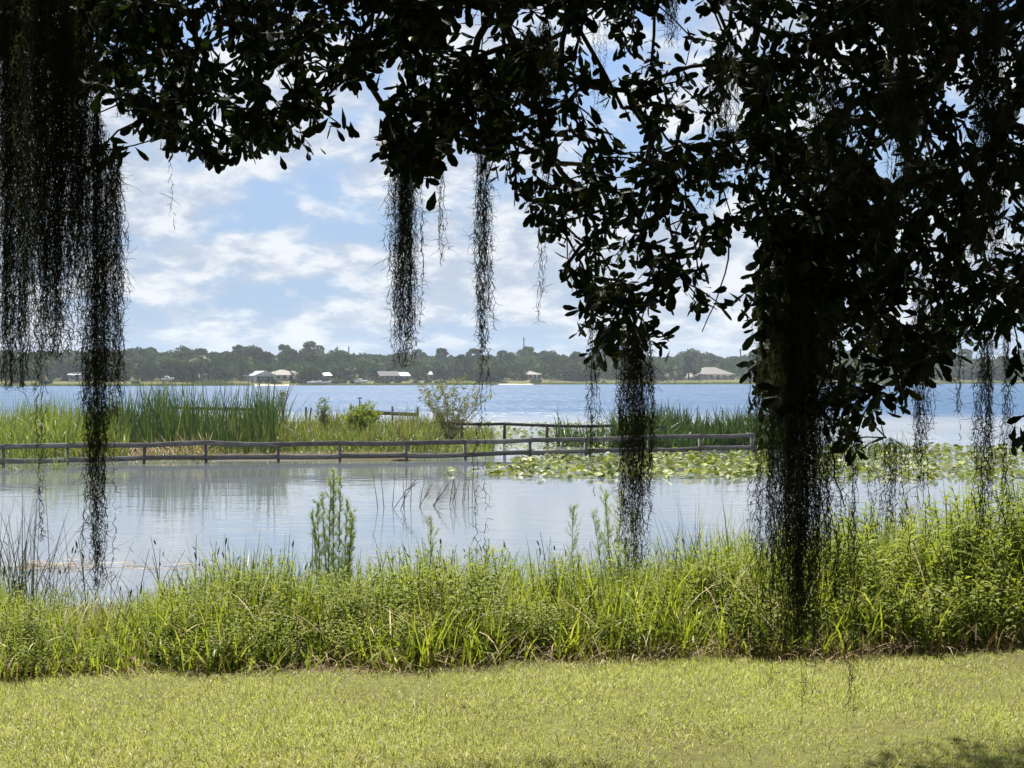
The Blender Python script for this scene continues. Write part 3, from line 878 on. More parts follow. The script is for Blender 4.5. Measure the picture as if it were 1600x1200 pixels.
fields = [
    ([(800, 1205, 38.0, 49.0, 1), (1000, 1205, 39.5, 52, 0.5), (760, 830, 39.2, 44, 0.9), (690, 780, 39.4, 40.6, 0.5)], 1900, 'lily pad in the patch before the end of the grey railing', 'lily pads before the railing end', 150),
    ([(1270, 1720, 37.5, 56, 1)], 2300, 'lily pad in the field beyond the bank below the oak', 'lily pads below the oak', 110),
    ([(545, 1000, 51.5, 60, 0.7), (700, 1100, 60, 84, 1)], 2000, 'lily pad floating behind the grey railing', 'lily pads behind the railing', 40),
]
rest = Acc()
for poly, cnt, lab, grp, nind in fields:
    p = lily_points(cnt, poly)
    p = p[np.argsort(p[:, 1])]
    for i, (x_, y_) in enumerate(p):
        v = int(R.integers(6)); s = R.uniform(0.06, 0.125)
        up = R.random() < 0.55
        tilt = (R.normal(0, 0.42), R.normal(0, 0.42)) if up else (R.normal(0, 0.03), R.normal(0, 0.03))
        z = R.uniform(0.04, 0.15) if up else 0.012 + R.uniform(0, 0.01)
        rz = R.uniform(0, 6.28)
        if i < nind:
            o = obj('lily_pad', pad_meshes[v][2], loc=(x_, y_, z))
            o.scale = (s, s, s); o.rotation_euler = (tilt[0], tilt[1], rz)
            tag(o, lab, 'lily pad', grp)
            continue
        M_ = np.array(Matrix.LocRotScale(Vector((x_, y_, z)), Matrix.Rotation(tilt[0], 3, 'X').to_quaternion() @ Matrix.Rotation(tilt[1], 3, 'Y').to_quaternion() @ Matrix.Rotation(rz, 3, 'Z').to_quaternion(), Vector((s, s, s))))
        V = pad_meshes[v][0] @ M_[:3, :3].T + M_[:3, 3]
        rest.add(V, pad_meshes[v][1], np.clip(R.normal(0.5, 0.3), 0, 1))
o = obj('lily_pads', rest.mesh('lily_pads', M_pad, True))
tag(o, 'crowded green and straw coloured lily pads covering the water', 'lily pads', kind='stuff')


# ---------------------------------------------------------------- far shore
def crown_mesh(name, rx, ry, rz, blobs, per, leaf, mat, low=0.25):
    """clumped crown: quads scattered on the shells of many small clumps"""
    a = Acc()
    for k in range(blobs):
        while True:
            c = R.uniform(-1, 1, 3)
            if np.linalg.norm(c) < 1 and c[2] > -0.75: break
        c = c * np.array((rx, ry, rz)) * 0.78
        rad = R.uniform(0.22, 0.40) * rx
        n_ = per
        dv = unit(R.normal(size=(n_, 3)) + np.array((0, 0, 0.25)))
        p = c + dv * rad * np.array((1.1, 1.1, 0.8)) * R.uniform(0.55, 1.05, (n_, 1))
        nrm = unit(dv + rand_unit(n_) * 0.8)
        u = unit(np.cross(nrm, rand_unit(n_)))
        s = leaf * R.uniform(0.5, 1.3, n_)
        Pt = p[:, None] + u[:, None] * (s[:, None] * np.array((-1, 0, 1))[None])[..., None]
        a.strips(Pt, np.array((0.35, 0.75, 0.3))[None] * s[:, None], np.cross(nrm, u), np.clip(0.40 + 0.10 * R.normal() + R.normal(0, 0.12, n_), 0, 1))
    return a.mesh(name, mat)


def trunk_mesh(h, r, spread):
    a = Acc()
    a.tube([(0, 0, -0.5), (0.1, 0, h * 0.3), (-0.1, 0.05, h * 0.6)], (r * 1.3, r, r * 0.8), 7)
    for k in range(4):
        az = k * 1.57 + R.normal(0, 0.4)
        e = np.array((math.cos(az) * spread, math.sin(az) * spread, h * R.uniform(0.85, 1.1)))
        s0 = np.array((-0.1, 0.05, h * 0.58))
        a.tube(np.stack([s0, (s0 + e) / 2 + np.array((0, 0, -0.5)), e]), (r * 0.6, r * 0.4, r * 0.15), 5)
    return a.mesh('trunk', M_bark)


oak_kinds = [(crown_mesh('crown', 7.5, 7.0, 4.6, 26, 130, 0.55, M_far), 6.6), (crown_mesh('crown', 8.5, 8.0, 4.8, 30, 130, 0.58, M_far), 6.2),
             (crown_mesh('crown', 6.2, 6.0, 5.4, 24, 130, 0.5, M_far), 7.4), (crown_mesh('crown', 9.2, 8.0, 4.4, 32, 130, 0.55, M_far), 5.8), (crown_mesh('crown', 4.6, 4.6, 5.6, 18, 130, 0.5, M_far), 7.8)]
tr_m = [trunk_mesh(6.5, 0.45, 3.0), trunk_mesh(6.0, 0.55, 3.6)]


def far_tree(x, y, s, kind, label, group, crown=None, sz=1.0, name='oak_tree', drop=1.0):
    z = float(ground_z(x, y))
    root = empty(name, (x, y, z - 0.1), R.uniform(0, 6.28))
    root.scale = (s, s, s * sz)
    tag(root, label, 'tree', group)
    me, ch = oak_kinds[kind]
    obj('trunk', tr_m[kind % 2], root)
    obj('crown', crown or me, root, (0, 0, ch * drop))
    return root


lab_rows = [('dark rounded oak standing near the far waterline', 'oaks along the far waterline'), ('broad oak behind the waterline trees on the far shore', 'second row of far oaks'), ('tall tree at the skyline of the far shore wood', 'skyline trees of the far wood')]
gaps = [(398, 520), (588, 645), (668, 688), (826, 848), (1092, 1152)]
for row, (off, step, s0) in enumerate([(38, 12.5, 0.84), (92, 13.0, 1.0), (150, 13.5, 1.06)]):
    x = -330.0
    while x < 420:
        x += step * R.uniform(0.7, 1.25)
        y = far_shore(x) + off + R.normal(0, 8)
        xp = 800 + F * x / y
        if xp < -120 or xp > 1720: continue
        if row == 0 and any(g0 - 14 < xp < g1 + 14 for g0, g1 in gaps): continue
        if row == 0 and R.random() < 0.16: continue
        s = s0 * R.uniform(0.76, 1.2) * np.interp(xp, [0, 800, 1600], [0.92, 1.0, 1.12])
        far_tree(x, y, s, int(R.integers(5)), *lab_rows[row], sz=R.uniform(0.88, 1.15), drop=(0.74, 0.85, 1.0)[row])
# far wood behind: fills the gaps between trunks
a = Acc()
n = 26000
x_ = R.uniform(-380, 480, n); y_ = far_shore(x_) + 34 + 190 * R.random(n) ** 1.9
xpu = 800 + F * x_ / y_; ofu = y_ - far_shore(x_)
k = np.ones(n, dtype=bool)
for g0, g1, o1 in [(395, 522, 46), (590, 645, 44), (668, 686, 44), (823, 850, 52), (1092, 1152, 58), (1068, 1083, 70)]:
    k &= ~((xpu > g0) & (xpu < g1) & (ofu < o1))
x_, y_ = x_[k], y_[k]; n = len(x_)
zt = ground_z(x_, y_) + R.uniform(0.0, 1.0, n) ** 0.8 * 7.0
nr = rand_unit(n); u = unit(np.cross(nr, rand_unit(n)))
s = R.uniform(0.7, 1.9, n)
a.strips(np.stack([x_, y_, zt], -1)[:, None] + u[:, None] * (s[:, None] * np.array((-1, 0, 1))[None])[..., None], np.array((0.35, 0.8, 0.3))[None] * s[:, None], np.cross(nr, u), np.clip(R.normal(0.25, 0.15, n), 0, 1))
o = obj('undergrowth', a.mesh('undergrowth', M_far))
tag(o, 'dark undergrowth filling the wood on the far shore', 'undergrowth', kind='stuff')


def at_shore(xp, off):
    d = 520.0
    for _ in range(8):
        x = (xp - 800) / F * d
        d = float(far_shore(x)) + off
    return (xp - 800) / F * d, d


# a few trees with a look of their own
lt = crown_mesh('crown', 5.2, 5.0, 4.2, 20, 130, 0.5, M_farlt)
x, y = at_shore(314, 30); far_tree(x, y, 0.95, 0, 'bright light green tree among the dark oaks above the shore mound', None, lt)
x, y = at_shore(782, 28); far_tree(x, y, 0.7, 0, 'small light green tree on the far shore near the sandy beach', None, lt)
x, y = at_shore(482, 20); far_tree(x, y, 0.72, 3, 'leaning dark oak on the far lawn between houses and boats', None)
x, y = at_shore(688, 22); far_tree(x, y, 0.6, 2, 'small round oak beside the small white roofed house', None)
x, y = at_shore(1076, 40); far_tree(x, y, 0.9, 4, 'slim oak left of the brown hip roofed house', None)


def palm(xp, off, h, label):
    x, y = at_shore(xp, off)
    root = empty('palm_tree', (x, y, float(ground_z(x, y)) - 0.1))
    tag(root, label, 'palm')
    a = Acc(); a.tube([(0, 0, 0), (0.1, 0, h * 0.5), (0, 0, h)], (0.26, 0.2, 0.2), 7)
    obj('trunk', a.mesh('trunk', M_dead), root)
    f = Acc()
    for k in range(26):
        az = R.uniform(0, 6.28); el = R.uniform(-0.5, 1.2)
        s = np.linspace(0, 1, 6)
        L_ = R.uniform(1.7, 2.3)
        pts = np.stack([np.cos(az) * np.cos(el) * L_ * s, np.sin(az) * np.cos(el) * L_ * s, h + np.sin(el) * L_ * s - 0.9 * s ** 2], -1)
        f.strips(pts[None], np.array([0.05, 0.3, 0.42, 0.36, 0.2, 0.03]), np.array([[-math.sin(az), math.cos(az), 0.0]]), np.array([0.6]))
    obj('crown', f.mesh('crown', M_farlt), root)


palm(1055, 16, 4.2, 'small cabbage palm on the far lawn left of the brown roofed house')
palm(1043, 20, 3.4, 'shorter cabbage palm beside another palm on the far lawn')

# reeds along the far waterline
a = Acc()
n = 20000
x_ = R.uniform(-300, 400, n); off_ = R.gamma(1.5, 3.0, n)
mound = np.interp(800 + F * x_ / far_shore(x_), [0, 290, 320, 345, 375, 540, 700, 1000, 1200, 1600], [1, 1, 2.6, 2.4, 1, .8, 1.2, 1.0, 1.3, 1.2])
openl = (np.abs(800 + F * x_ / far_shore(x_) - 425) < 38) | (np.abs(800 + F * x_ / far_shore(x_) - 805) < 26)
k = ~openl | (R.random(n) < 0.06)
x_, off_, mound = x_[k], off_[k], mound[k]; n = len(x_)
y_ = far_shore(x_) + off_ - 1
blades(a, x_, y_, np.maximum(ground_z(x_, y_), 0) - 0.05, mound * R.uniform(0.5, 1.2, n), np.full(n, 0.13), np.abs(R.normal(0.1, 0.2, n)), R.uniform(0, 0.6, n), 2, np.clip(R.normal(0.5, 0.25, n), 0, 1))
o = obj('shore_reeds', a.mesh('shore_reeds', M_shore))
tag(o, 'low green reeds fringing the far shore', 'reeds', kind='stuff')

# sand strips
for (xa, xb, lab) in [(398, 452, 'pale sand strip at the waterline below the white gabled house'), (779, 834, 'bright sandy beach strip on the far shore')]:
    a = Acc()
    pa = [at_shore(v, -1.2) for v in np.linspace(xa, xb, 9)]
    pb = [at_shore(v, 6.0 + 2.0 * math.sin(i * 0.9)) for i, v in enumerate(np.linspace(xa, xb, 9))]
    V = [(p[0], p[1], 0.03) for p in pa] + [(p[0], p[1], float(ground_z(p[0], p[1])) + 0.16) for p in pb]
    a.add(V, [(i, i + 1, 10 + i, 9 + i) for i in range(8)])
    o = obj('beach', a.mesh('beach', M_sand, True))
    tag(o, lab, 'beach', kind='structure')


# bushes on the far lawns
for i in range(46):
    xp_ = R.uniform(20, 1590); of_ = R.uniform(9, 24)
    if i < 16:
        xp_ = [404, 428, 437, 459, 470, 520, 530, 541, 552, 589, 600, 622, 648, 665, 690, 340][i] + R.normal(0, 2); of_ = R.uniform(14, 22)
    bx_, by_ = at_shore(xp_, of_)
    bs = R.uniform(0.10, 0.24)
    o = obj('shore_bush', oak_kinds[int(R.integers(5))][0], loc=(bx_, by_, float(ground_z(bx_, by_)) + bs * 3.2))
    o.scale = (bs * 1.5, bs * 1.5, bs); o.rotation_euler = (0, 0, R.uniform(0, 6.28))
    tag(o, 'low dark bush on the grassy strip along the far shore', 'bush', 'bushes along the far shore')


# houses
def house(xp0, xp1, off, hwall, hroof, roof, wall_m, roof_m, label, depth=9.0, wins=3, over=0.5, porch=False, door=True):
    x0, y0 = at_shore(xp0, off); x1, y1 = at_shore(xp1, off)
    cx, cy = (x0 + x1) / 2, (y0 + y1) / 2
    w_ = math.hypot(x1 - x0, y1 - y0); ang = math.atan2(y1 - y0, x1 - x0)
    gz = float(ground_z(cx, cy))
    root = empty('lake_house', (cx, cy, gz), ang)
    tag(root, label, 'house')
    a = Acc(); a.box((-w_ / 2 + over, over, -0.8), (w_ / 2 - over, depth - over, hwall - 0.002))
    if roof == 'gable_front':
        hx = w_ / 2 - over
        V = [(-hx, over, hwall), (hx, over, hwall), (0, over, hwall + hroof * 0.94), (-hx, depth - over, hwall), (hx, depth - over, hwall), (0, depth - over, hwall + hroof * 0.94)]
        a.add(V, [(0, 1, 2, 2), (4, 3, 5, 5)])
    obj('wall', a.mesh('wall', wall_m), root)
    a = Acc(); hx = w_ / 2; e = 0.22
    if roof == 'hip':
        rl = max(w_ / 2 - depth / 2, 0.8)
        V = [(-hx, 0, hwall), (hx, 0, hwall), (hx, depth, hwall), (-hx, depth, hwall), (-rl, depth / 2, hwall + hroof), (rl, depth / 2, hwall + hroof)]
        fs = [(0, 1, 5, 4), (2, 3, 4, 5), (1, 2, 5, 5), (3, 0, 4, 4)]
    elif roof == 'gable_side':
        V = [(-hx, 0, hwall), (hx, 0, hwall), (hx, depth, hwall), (-hx, depth, hwall), (-hx, depth / 2, hwall + hroof), (hx, depth / 2, hwall + hroof)]
        fs = [(0, 1, 5, 4), (2, 3, 4, 5), (1, 2, 5, 5), (3, 0, 4, 4)]
    else:
        V = [(-hx, 0, hwall), (hx, 0, hwall), (hx, depth, hwall), (-hx, depth, hwall), (0, 0, hwall + hroof), (0, depth, hwall + hroof)]
        fs = [(0, 4, 5, 3), (4, 1, 2, 5)]
        V2 = [(-hx, -0.05, hwall - 0.15), (-hx, -0.05, hwall + 0.18), (0, -0.05, hwall + hroof + 0.15), (0, -0.05, hwall + hroof - 0.35), (hx, -0.05, hwall + 0.18), (hx, -0.05, hwall - 0.15)]
        b = Acc(); b.add(V2, [(0, 3, 2, 1), (3, 5, 4, 2)])
        obj('bargeboard', b.mesh('bargeboard', M_white), root)
    a.add(V, fs)
    V3 = [(-hx, 0, hwall - e), (hx, 0, hwall - e), (hx, depth, hwall - e), (-hx, depth, hwall - e), (-hx, 0, hwall), (hx, 0, hwall), (hx, depth, hwall), (-hx, depth, hwall)]
    a.add(V3, [(0, 1, 5, 4), (1, 2, 6, 5), (2, 3, 7, 6), (3, 0, 4, 7), (0, 3, 2, 1)])
    obj('roof', a.mesh('roof', roof_m), root)
    iw = w_ - 2 * over
    if porch:
        a = Acc(); a.box((-iw / 2 + 0.9, over - 0.06, 0.3), (iw / 2 - 0.9, over - 0.004, hwall - 0.35))
        obj('window', a.mesh('window', M_glass), root)
        for q in (-0.25, 0.0, 0.25):
            a = Acc(); a.box((q * iw - 0.08, over - 0.14, 0.0), (q * iw + 0.08, over - 0.062, hwall - 0.24)); obj('porch_post', a.mesh('porch_post', M_white), root)
    else:
        for k in range(wins):
            cxw = -iw / 2 + iw * (k + 0.5) / wins
            isd = door and k == wins // 2
            a = Acc(); a.box((cxw - 0.75, over - 0.05, 0.1 if isd else 0.9), (cxw + 0.75, over - 0.004, 2.15))
            wn = obj('door' if isd else 'window', a.mesh('window', M_glass), root)
            a = Acc()
            for (q0, q1) in ((-0.85, -0.752), (0.752, 0.85)):
                a.box((cxw + q0, over - 0.08, 0.1 if isd else 0.9), (cxw + q1, over - 0.004, 2.25))
            obj('frame', a.mesh('frame', M_white), wn)
    return root


house(397, 433, 24, 2.6, 1.9, 'gable_front', M_white, M_roofmt, 'white gabled lake house with a dark glazed porch', 9, porch=True)
house(429, 472, 34, 2.3, 2.2, 'hip', M_cream, M_rooftan, 'low tan roofed house beside the white gabled house', 11, wins=4)
house(462, 489, 30, 2.3, 1.9, 'gable_side', M_cream, M_rooftan, 'small pale house with tan roof behind the leaning oak', 9, wins=3)
house(496, 520, 26, 2.6, 1.2, 'gable_side', M_roofdk, M_roofmt, 'dark walled boathouse with a pale metal roof behind the boats', 7, wins=2)
house(593, 626, 28, 2.3, 2.0, 'gable_side', M_roofdk, M_roofdk, 'dark brown lake house with a long low roof', 10, wins=4)
house(619, 642, 30, 2.2, 1.5, 'gable_side', M_roofdk, M_roofmt, 'dark walled wing with a pale sunlit roof beside the dark house', 9, wins=2)
house(670, 684, 34, 2.6, 1.2, 'hip', M_cream, M_roofmt, 'tiny house with a bright white roof beside a round oak', 7, wins=2)
house(825, 848, 40, 2.4, 1.6, 'hip', M_cream, M_rooftan, 'tan roofed house half hidden by oaks above the beach', 9, wins=3)
house(1096, 1149, 40, 2.6, 3.4, 'hip', M_cream, M_roofbr, 'large brown hip roofed house with dark windows on the far lawn', 14, wins=5)
house(1070, 1081, 60, 4.0, 1.2, 'gable_side', M_cream, M_roofmt, 'small white roofed cottage among the trees left of the brown house', 7, wins=2)
house(316, 331, 34, 2.3, 1.4, 'hip', M_cream, M_rooftan, 'small grey hut behind the reedy shore mound', 7, wins=2)
house(105, 126, 30, 2.6, 1.2, 'gable_side', M_white, M_roofmt, 'white lake house half hidden behind the left moss strands', 8, wins=2)


def boat(xp, off, L_, z, label, cover=False, rz=0.1):
    x, y = at_shore(xp, off)
    zz_ = max(float(ground_z(x, y)), 0) + z
    root = empty('motor_boat', (x, y, zz_), rz)
    tag(root, label, 'boat')
    s = np.linspace(-1, 1, 9)
    wv = np.array([0.72, 0.9, 1, 1, 0.98, 0.9, 0.72, 0.42, 0.03]) * L_ * 0.17
    sh = np.array([0, 0, 0, 0, 0.02, 0.05, 0.1, 0.17, 0.25]) * L_ * 0.35
    V = []
    for k in range(9):
        xx = s[k] * L_ / 2
        V += [(xx, -wv[k], 0.75 + sh[k]), (xx, -wv[k] * 0.72, 0.1 + sh[k] * 0.6), (xx, 0, -0.15 + sh[k]), (xx, wv[k] * 0.72, 0.1 + sh[k] * 0.6), (xx, wv[k], 0.75 + sh[k]), (xx, 0, 0.82 + sh[k])]
    fq = []
    for k in range(8):
        for j in range(6):
            j2 = (j + 1) % 6
            fq.append((k * 6 + j, (k + 1) * 6 + j, (k + 1) * 6 + j2, k * 6 + j2))
    fq += [(0, 1, 2, 5), (5, 2, 3, 4)]
    a = Acc(); a.add(V, fq); obj('hull', a.mesh('hull', M_white), root)
    if cover:
        a = Acc()
        pr_ = np.array([(-0.30, 0), (-0.22, 1.0), (0.02, 1.1), (0.18, 0.15)]) * np.array((L_, 0.9))
        V = [(p[0], sgn * L_ * 0.12, 0.75 + p[1]) for sgn in (-1, 1) for p in pr_]
        a.add(V, [(0, 1, 2, 3), (7, 6, 5, 4), (0, 4, 5, 1), (1, 5, 6, 2), (2, 6, 7, 3)])
        obj('cabin', a.mesh('cabin', M_white), root)
        a = Acc(); a.box((-0.20 * L_, -L_ * 0.12 - 0.02, 1.0), (0.06 * L_, -L_ * 0.12 - 0.004, 1.45)); obj('window', a.mesh('window', M_glass), root)
    a = Acc()
    for q in (-0.3, 0.25):
        a.box((q * L_ - 0.1, -0.7, -z - 0.6), (q * L_ + 0.1, 0.7, 0.08))
    obj('cradle', a.mesh('cradle', M_backlitwood), root)


boat(491, 6, 5.6, 0.5, 'white open motor boat on a cradle beside the leaning oak')
boat(505, 5, 6.2, 0.35, 'longer white open motor boat at the shore before the boathouse', rz=-0.12)
boat(564, 10, 5.2, 0.6, 'small white cabin boat on the far shore left of the dark house', True)
boat(262, 16, 4.6, 1.3, 'bright white cabin boat raised on a lift before the dark oaks', True)

# masts beyond the wood
for xp, yt, d, lab in [(527, 541, 760, 'taller of two thin masts above the far oaks'), (545, 541, 840, 'shorter thin mast beside the taller mast above the oaks'), (818.5, 527, 800, 'lone thin mast above the far oaks right of the shrub'), (1157, 545, 820, 'faint thin mast above the oaks near the brown roofed house')]:
    p = P(xp, yt, d); gz = float(ground_z(p[0], d))
    root = empty('utility_mast', (p[0], d, gz)); tag(root, lab, 'mast')
    a = Acc(); a.tube([(0, 0, -0.5), (0, 0, (p[2] - gz) * 0.5), (0, 0, p[2] - gz)], (0.5, 0.42, 0.34), 8); obj('pole', a.mesh('pole', M_backlitwood), root)
    a = Acc(); a.box((-1.1, -0.36, p[2] - gz - 1.3), (1.1, -0.22, p[2] - gz - 1.1)); obj('crossarm', a.mesh('crossarm', M_backlitwood), root)


# ---------------------------------------------------------------- the live oak overhead
def in_poly(x, y, poly):
    poly = np.asarray(poly, dtype=float)
    c = np.zeros(len(x), dtype=bool)
    j = len(poly) - 1
    for i in range(len(poly)):
        xi, yi = poly[i]; xj, yj = poly[j]
        m_ = ((yi > y) != (yj > y)) & (x < (xj - xi) * (y - yi) / (yj - yi + 1e-12) + xi)
        c ^= m_
        j = i
    return c


A_POLY = [(-80, -60), (-80, 40), (100, 120), (180, 160), (215, 190), (255, 205), (275, 236), (345, 250), (375, 228), (420, 240), (465, 246), (478, 225), (462, 200), (490, 175), (515, 180), (545, 165), (565, 130), (592, 95), (598, 60), (585, 30), (600, -60)]
B_POLY = [(600, -60), (600, 30), (625, 80), (640, 112), (615, 150), (600, 178), (612, 205), (596, 230), (622, 262), (650, 280), (688, 276), (705, 250), (730, 225), (790, 235), (800, 100), (765, 110), (735, 95), (712, 50), (728, -60)]
C_POLY = [(770, -60), (760, 20), (790, 90), (760, 120), (758, 230), (782, 262), (786, 315), (815, 335), (850, 345), (846, 385), (866, 415), (872, 450), (890, 475), (892, 515), (912, 535), (930, 562), (962, 580), (1000, 560), (1048, 548), (1032, 520), (1012, 508), (1008, 480), (985, 440),
          (1020, 462), (1046, 462), (1040, 425), (1065, 420), (1086, 450), (1118, 412), (1130, 370), (1150, 335), (1172, 332), (1178, 360), (1192, 385), (1200, 405), (1176, 455), (1162, 488), (1186, 494), (1188, 525), (1176, 575), (1172, 606), (1200, 640),
          (1280, 680), (1330, 690), (1372, 738), (1398, 740), (1384, 700), (1366, 655), (1420, 625), (1425, 600), (1462, 572), (1500, 540), (1548, 545), (1600, 525), (1700, 560), (1700, -60)]
HOLES = [[(905, 60), (968, 45), (985, 110), (950, 205), (905, 200), (880, 120)], [(725, -60), (768, -60), (765, 70), (740, 85), (715, 40)], [(1075, 15), (1105, 5), (1125, 40), (1090, 60)],
         [(1405, 470), (1445, 440), (1450, 500), (1420, 525)], [(1325, 420), (1350, 440), (1340, 460), (1310, 455)], [(1445, 205), (1470, 200), (1475, 245), (1450, 240)], [(975, 70), (1015, 75), (1012, 112), (985, 115)]]
EXTRA = [(1092, 462, 2), (1080, 448, 2), (1130, 468, 2), (1598, 650, 3), (1590, 575, 3), (1592, 690, 2), (620, 60, 2), (636, 90, 2), (528, 190, 2), (905, 130, 2), (895, 100, 2), (970, 165, 2), (150, 240, 2), (168, 236, 2)]

MOSS = [  # px of anchor, anchor y, bottom y, depth, strands, width profile [(fraction, half width px)], label
    (22, -40, 610, 4.1, 90, [(0, 34), (0.6, 30), (1, 22)], 'shaggy dark moss curtain hanging at the left edge'),
    (78, -40, 560, 3.75, 105, [(0, 48), (0.6, 40), (1, 26)], 'broad dark moss curtain beside the longest left strand'),
    (122, -30, 470, 3.9, 54, [(0, 30), (0.6, 24), (1, 16)], 'ragged moss curtain left of the dense black strand'),
    (62, 60, 850, 3.9, 5, [(0, 5), (0.7, 6), (1, 8)], 'single very long thin moss strand reaching down to the reeds'),
    (150, 185, 925, 3.8, 40, [(0, 10), (0.1, 24), (0.5, 22), (0.62, 15), (1, 12)], 'dense black moss rope reaching down to the bank grass'),
    (178, 240, 655, 3.9, 22, [(0, 6), (0.3, 14), (0.8, 16), (1, 10)], 'shorter thick moss rope touching the dense black rope'),
    (268, 232, 362, 4.0, 1, [(0, 2), (1, 5)], 'one tiny curly moss wisp against the clouds'),
    (632, 215, 575, 4.2, 44, [(0, 14), (0.2, 24), (0.8, 26), (1, 18)], 'thick shaggy moss tail hanging over the lake against the sky'),
    (692, 262, 415, 4.2, 4, [(0, 5), (0.5, 8), (1, 4)], 'short slim moss wisp beside the thick shaggy tail'),
    (756, 190, 560, 4.2, 14, [(0, 10), (0.4, 13), (0.8, 14), (1, 6)], 'slender moss tail with a dark core against the clouds'),
    (757, 300, 880, 4.15, 5, [(0, 3), (0.66, 3), (0.78, 10), (1, 10)], 'long thin moss thread crossing the railing'),
    (842, 330, 505, 4.4, 3, [(0, 10), (0.5, 10), (1, 5)], 'faint wispy moss below a leafy twig'),
    (926, 505, 780, 4.3, 7, [(0, 6), (0.5, 9), (1, 4)], 'narrow moss strand left of the shaggy middle beard'),
    (992, 520, 890, 4.2, 44, [(0, 22), (0.3, 28), (0.75, 22), (1, 16)], 'shaggy moss beard hanging before the railing end'),
    (1246, 350, 1010, 3.8, 140, [(0, 40), (0.2, 54), (0.7, 58), (1, 46)], 'huge thick black moss curtain reaching down to the lawn'),
    (1252, 620, 1130, 3.8, 8, [(0, 10), (1, 8)], 'longest thin moss tip trailing below the huge black curtain'),
    (1276, 640, 1090, 3.85, 5, [(0, 8), (1, 7)], 'shorter moss tip right of the longest tip below the curtain'),
    (1211, 640, 1065, 3.85, 4, [(0, 6), (1, 6)], 'faint moss tip left of the longest tip below the curtain'),
    (1334, 700, 1125, 3.9, 5, [(0, 4), (1, 5)], 'long thin moss thread hanging over the lawn'),
    (1440, 430, 800, 4.2, 16, [(0, 12), (0.4, 14), (1, 6)], 'dark moss strand left of the lily field view'),
    (1385, 690, 840, 4.4, 14, [(0, 34), (1, 30)], 'loose wispy moss below the lowest oak leaves'),
    (1498, 540, 690, 4.2, 5, [(0, 8), (1, 10)], 'short curly moss tuft against the open lake'),
    (1540, 520, 850, 4.1, 15, [(0, 10), (0.6, 15), (1, 8)], 'bristly moss strand hanging before the right lily field'),
    (1573, 520, 850, 4.2, 8, [(0, 5), (0.6, 8), (1, 6)], 'thinner moss strand next to the bristly one'),
    (1130, 60, 330, 3.8, 14, [(0, 20), (1, 22)], 'moss tuft inside the middle of the leafy canopy'),
    (1050, -30, 80, 4.4, 16, [(0, 16), (1, 14)], 'short moss tuft at the top of the canopy'),
    (850, 40, 290, 3.8, 18, [(0, 18), (1, 20)], 'moss tuft hidden in leaves above the pond'),
    (1410, -20, 330, 3.65, 30, [(0, 22), (1, 20)], 'dark hanging moss band high in the right canopy'),
    (1545, -20, 430, 3.65, 42, [(0, 24), (1, 30)], 'wide dark moss band at the right of the canopy'),
    (1300, 120, 420, 3.9, 36, [(0, 40), (1, 40)], 'dense moss mass deep in the canopy above the huge curtain'),
    (1365, 330, 600, 4.7, 30, [(0, 30), (1, 24)], 'moss mass among leaves right of the huge curtain'),
    (200, 20, 190, 4.6, 20, [(0, 26), (1, 18)], 'pale tangled moss knot where leaves meet the left curtain'),
    (450, 20, 130, 4.9, 16, [(0, 24), (1, 20)], 'moss tuft hidden in the left leafy bough'),
    (940, 40, 200, 4.9, 4, [(0, 14), (1, 12)], 'lacy thin moss in the blue gap of the canopy'),
]

# clusters of leaves: (position)
clusters = []


def fill(poly, n, d0, d1, inset=0):
    pl = np.array(poly, dtype=float)
    lo, hi = pl.min(0), pl.max(0)
    got = 0
    while got < n:
        q = R.uniform(lo, hi, (400, 2))
        k = in_poly(q[:, 0], q[:, 1], poly)
        for h_ in HOLES:
            k &= ~in_poly(q[:, 0], q[:, 1], h_)
        # leave small random windows
        wv = np.sin(q[:, 0] * 0.045 + 1.7 * np.sin(q[:, 1] * 0.021)) * np.sin(q[:, 1] * 0.05 + 1.3 * np.sin(q[:, 0] * 0.017))
        k &= wv < 0.72
        for (a_, b_) in q[k]:
            if got >= n: break
            clusters.append(P(a_, b_, R.uniform(d0, d1)))
            got += 1


fill(A_POLY, 330, 3.7, 5.6)
fill(B_POLY, 130, 3.7, 5.2)
fill(C_POLY, 860, 3.6, 6.0)
fill([(1190, 330), (1190, 430), (1225, 470), (1300, 480), (1330, 400), (1300, 320)], 30, 3.5, 3.75)
fill([(1180, -60), (1180, 560), (1290, 640), (1600, 520), (1700, 520), (1700, -60)], 240, 4.0, 6.5)
for a_, b_, n_ in EXTRA:
    for _ in range(max(1, n_ // 2)):
        clusters.append(P(a_ + R.normal(0, 5), b_ + R.normal(0, 5), R.uniform(3.8, 4.4)))
n_leafcl = len(clusters)
anchors = [P(mm[0], mm[1] - 6, mm[3]) for mm in MOSS]
clusters = np.array(clusters + anchors)

# limbs: the trunk stands to the right, out of the picture
GZT = float(ground_z(3.9, 1.2))
trunk_base = np.array((3.9, 1.2, GZT))


def spline(pts, n):
    pts = np.array(pts, dtype=float)
    t_ = np.linspace(0, len(pts) - 1, n)
    out = []
    for v in t_:
        i = min(int(v), len(pts) - 2); f = v - i
        p0 = pts[max(i - 1, 0)]; p1 = pts[i]; p2 = pts[i + 1]; p3 = pts[min(i + 2, len(pts) - 1)]
        out.append(0.5 * ((2 * p1) + (-p0 + p2) * f + (2 * p0 - 5 * p1 + 4 * p2 - p3) * f ** 2 + (-p0 + 3 * p1 - 3 * p2 + p3) * f ** 3))
    return np.array(out)


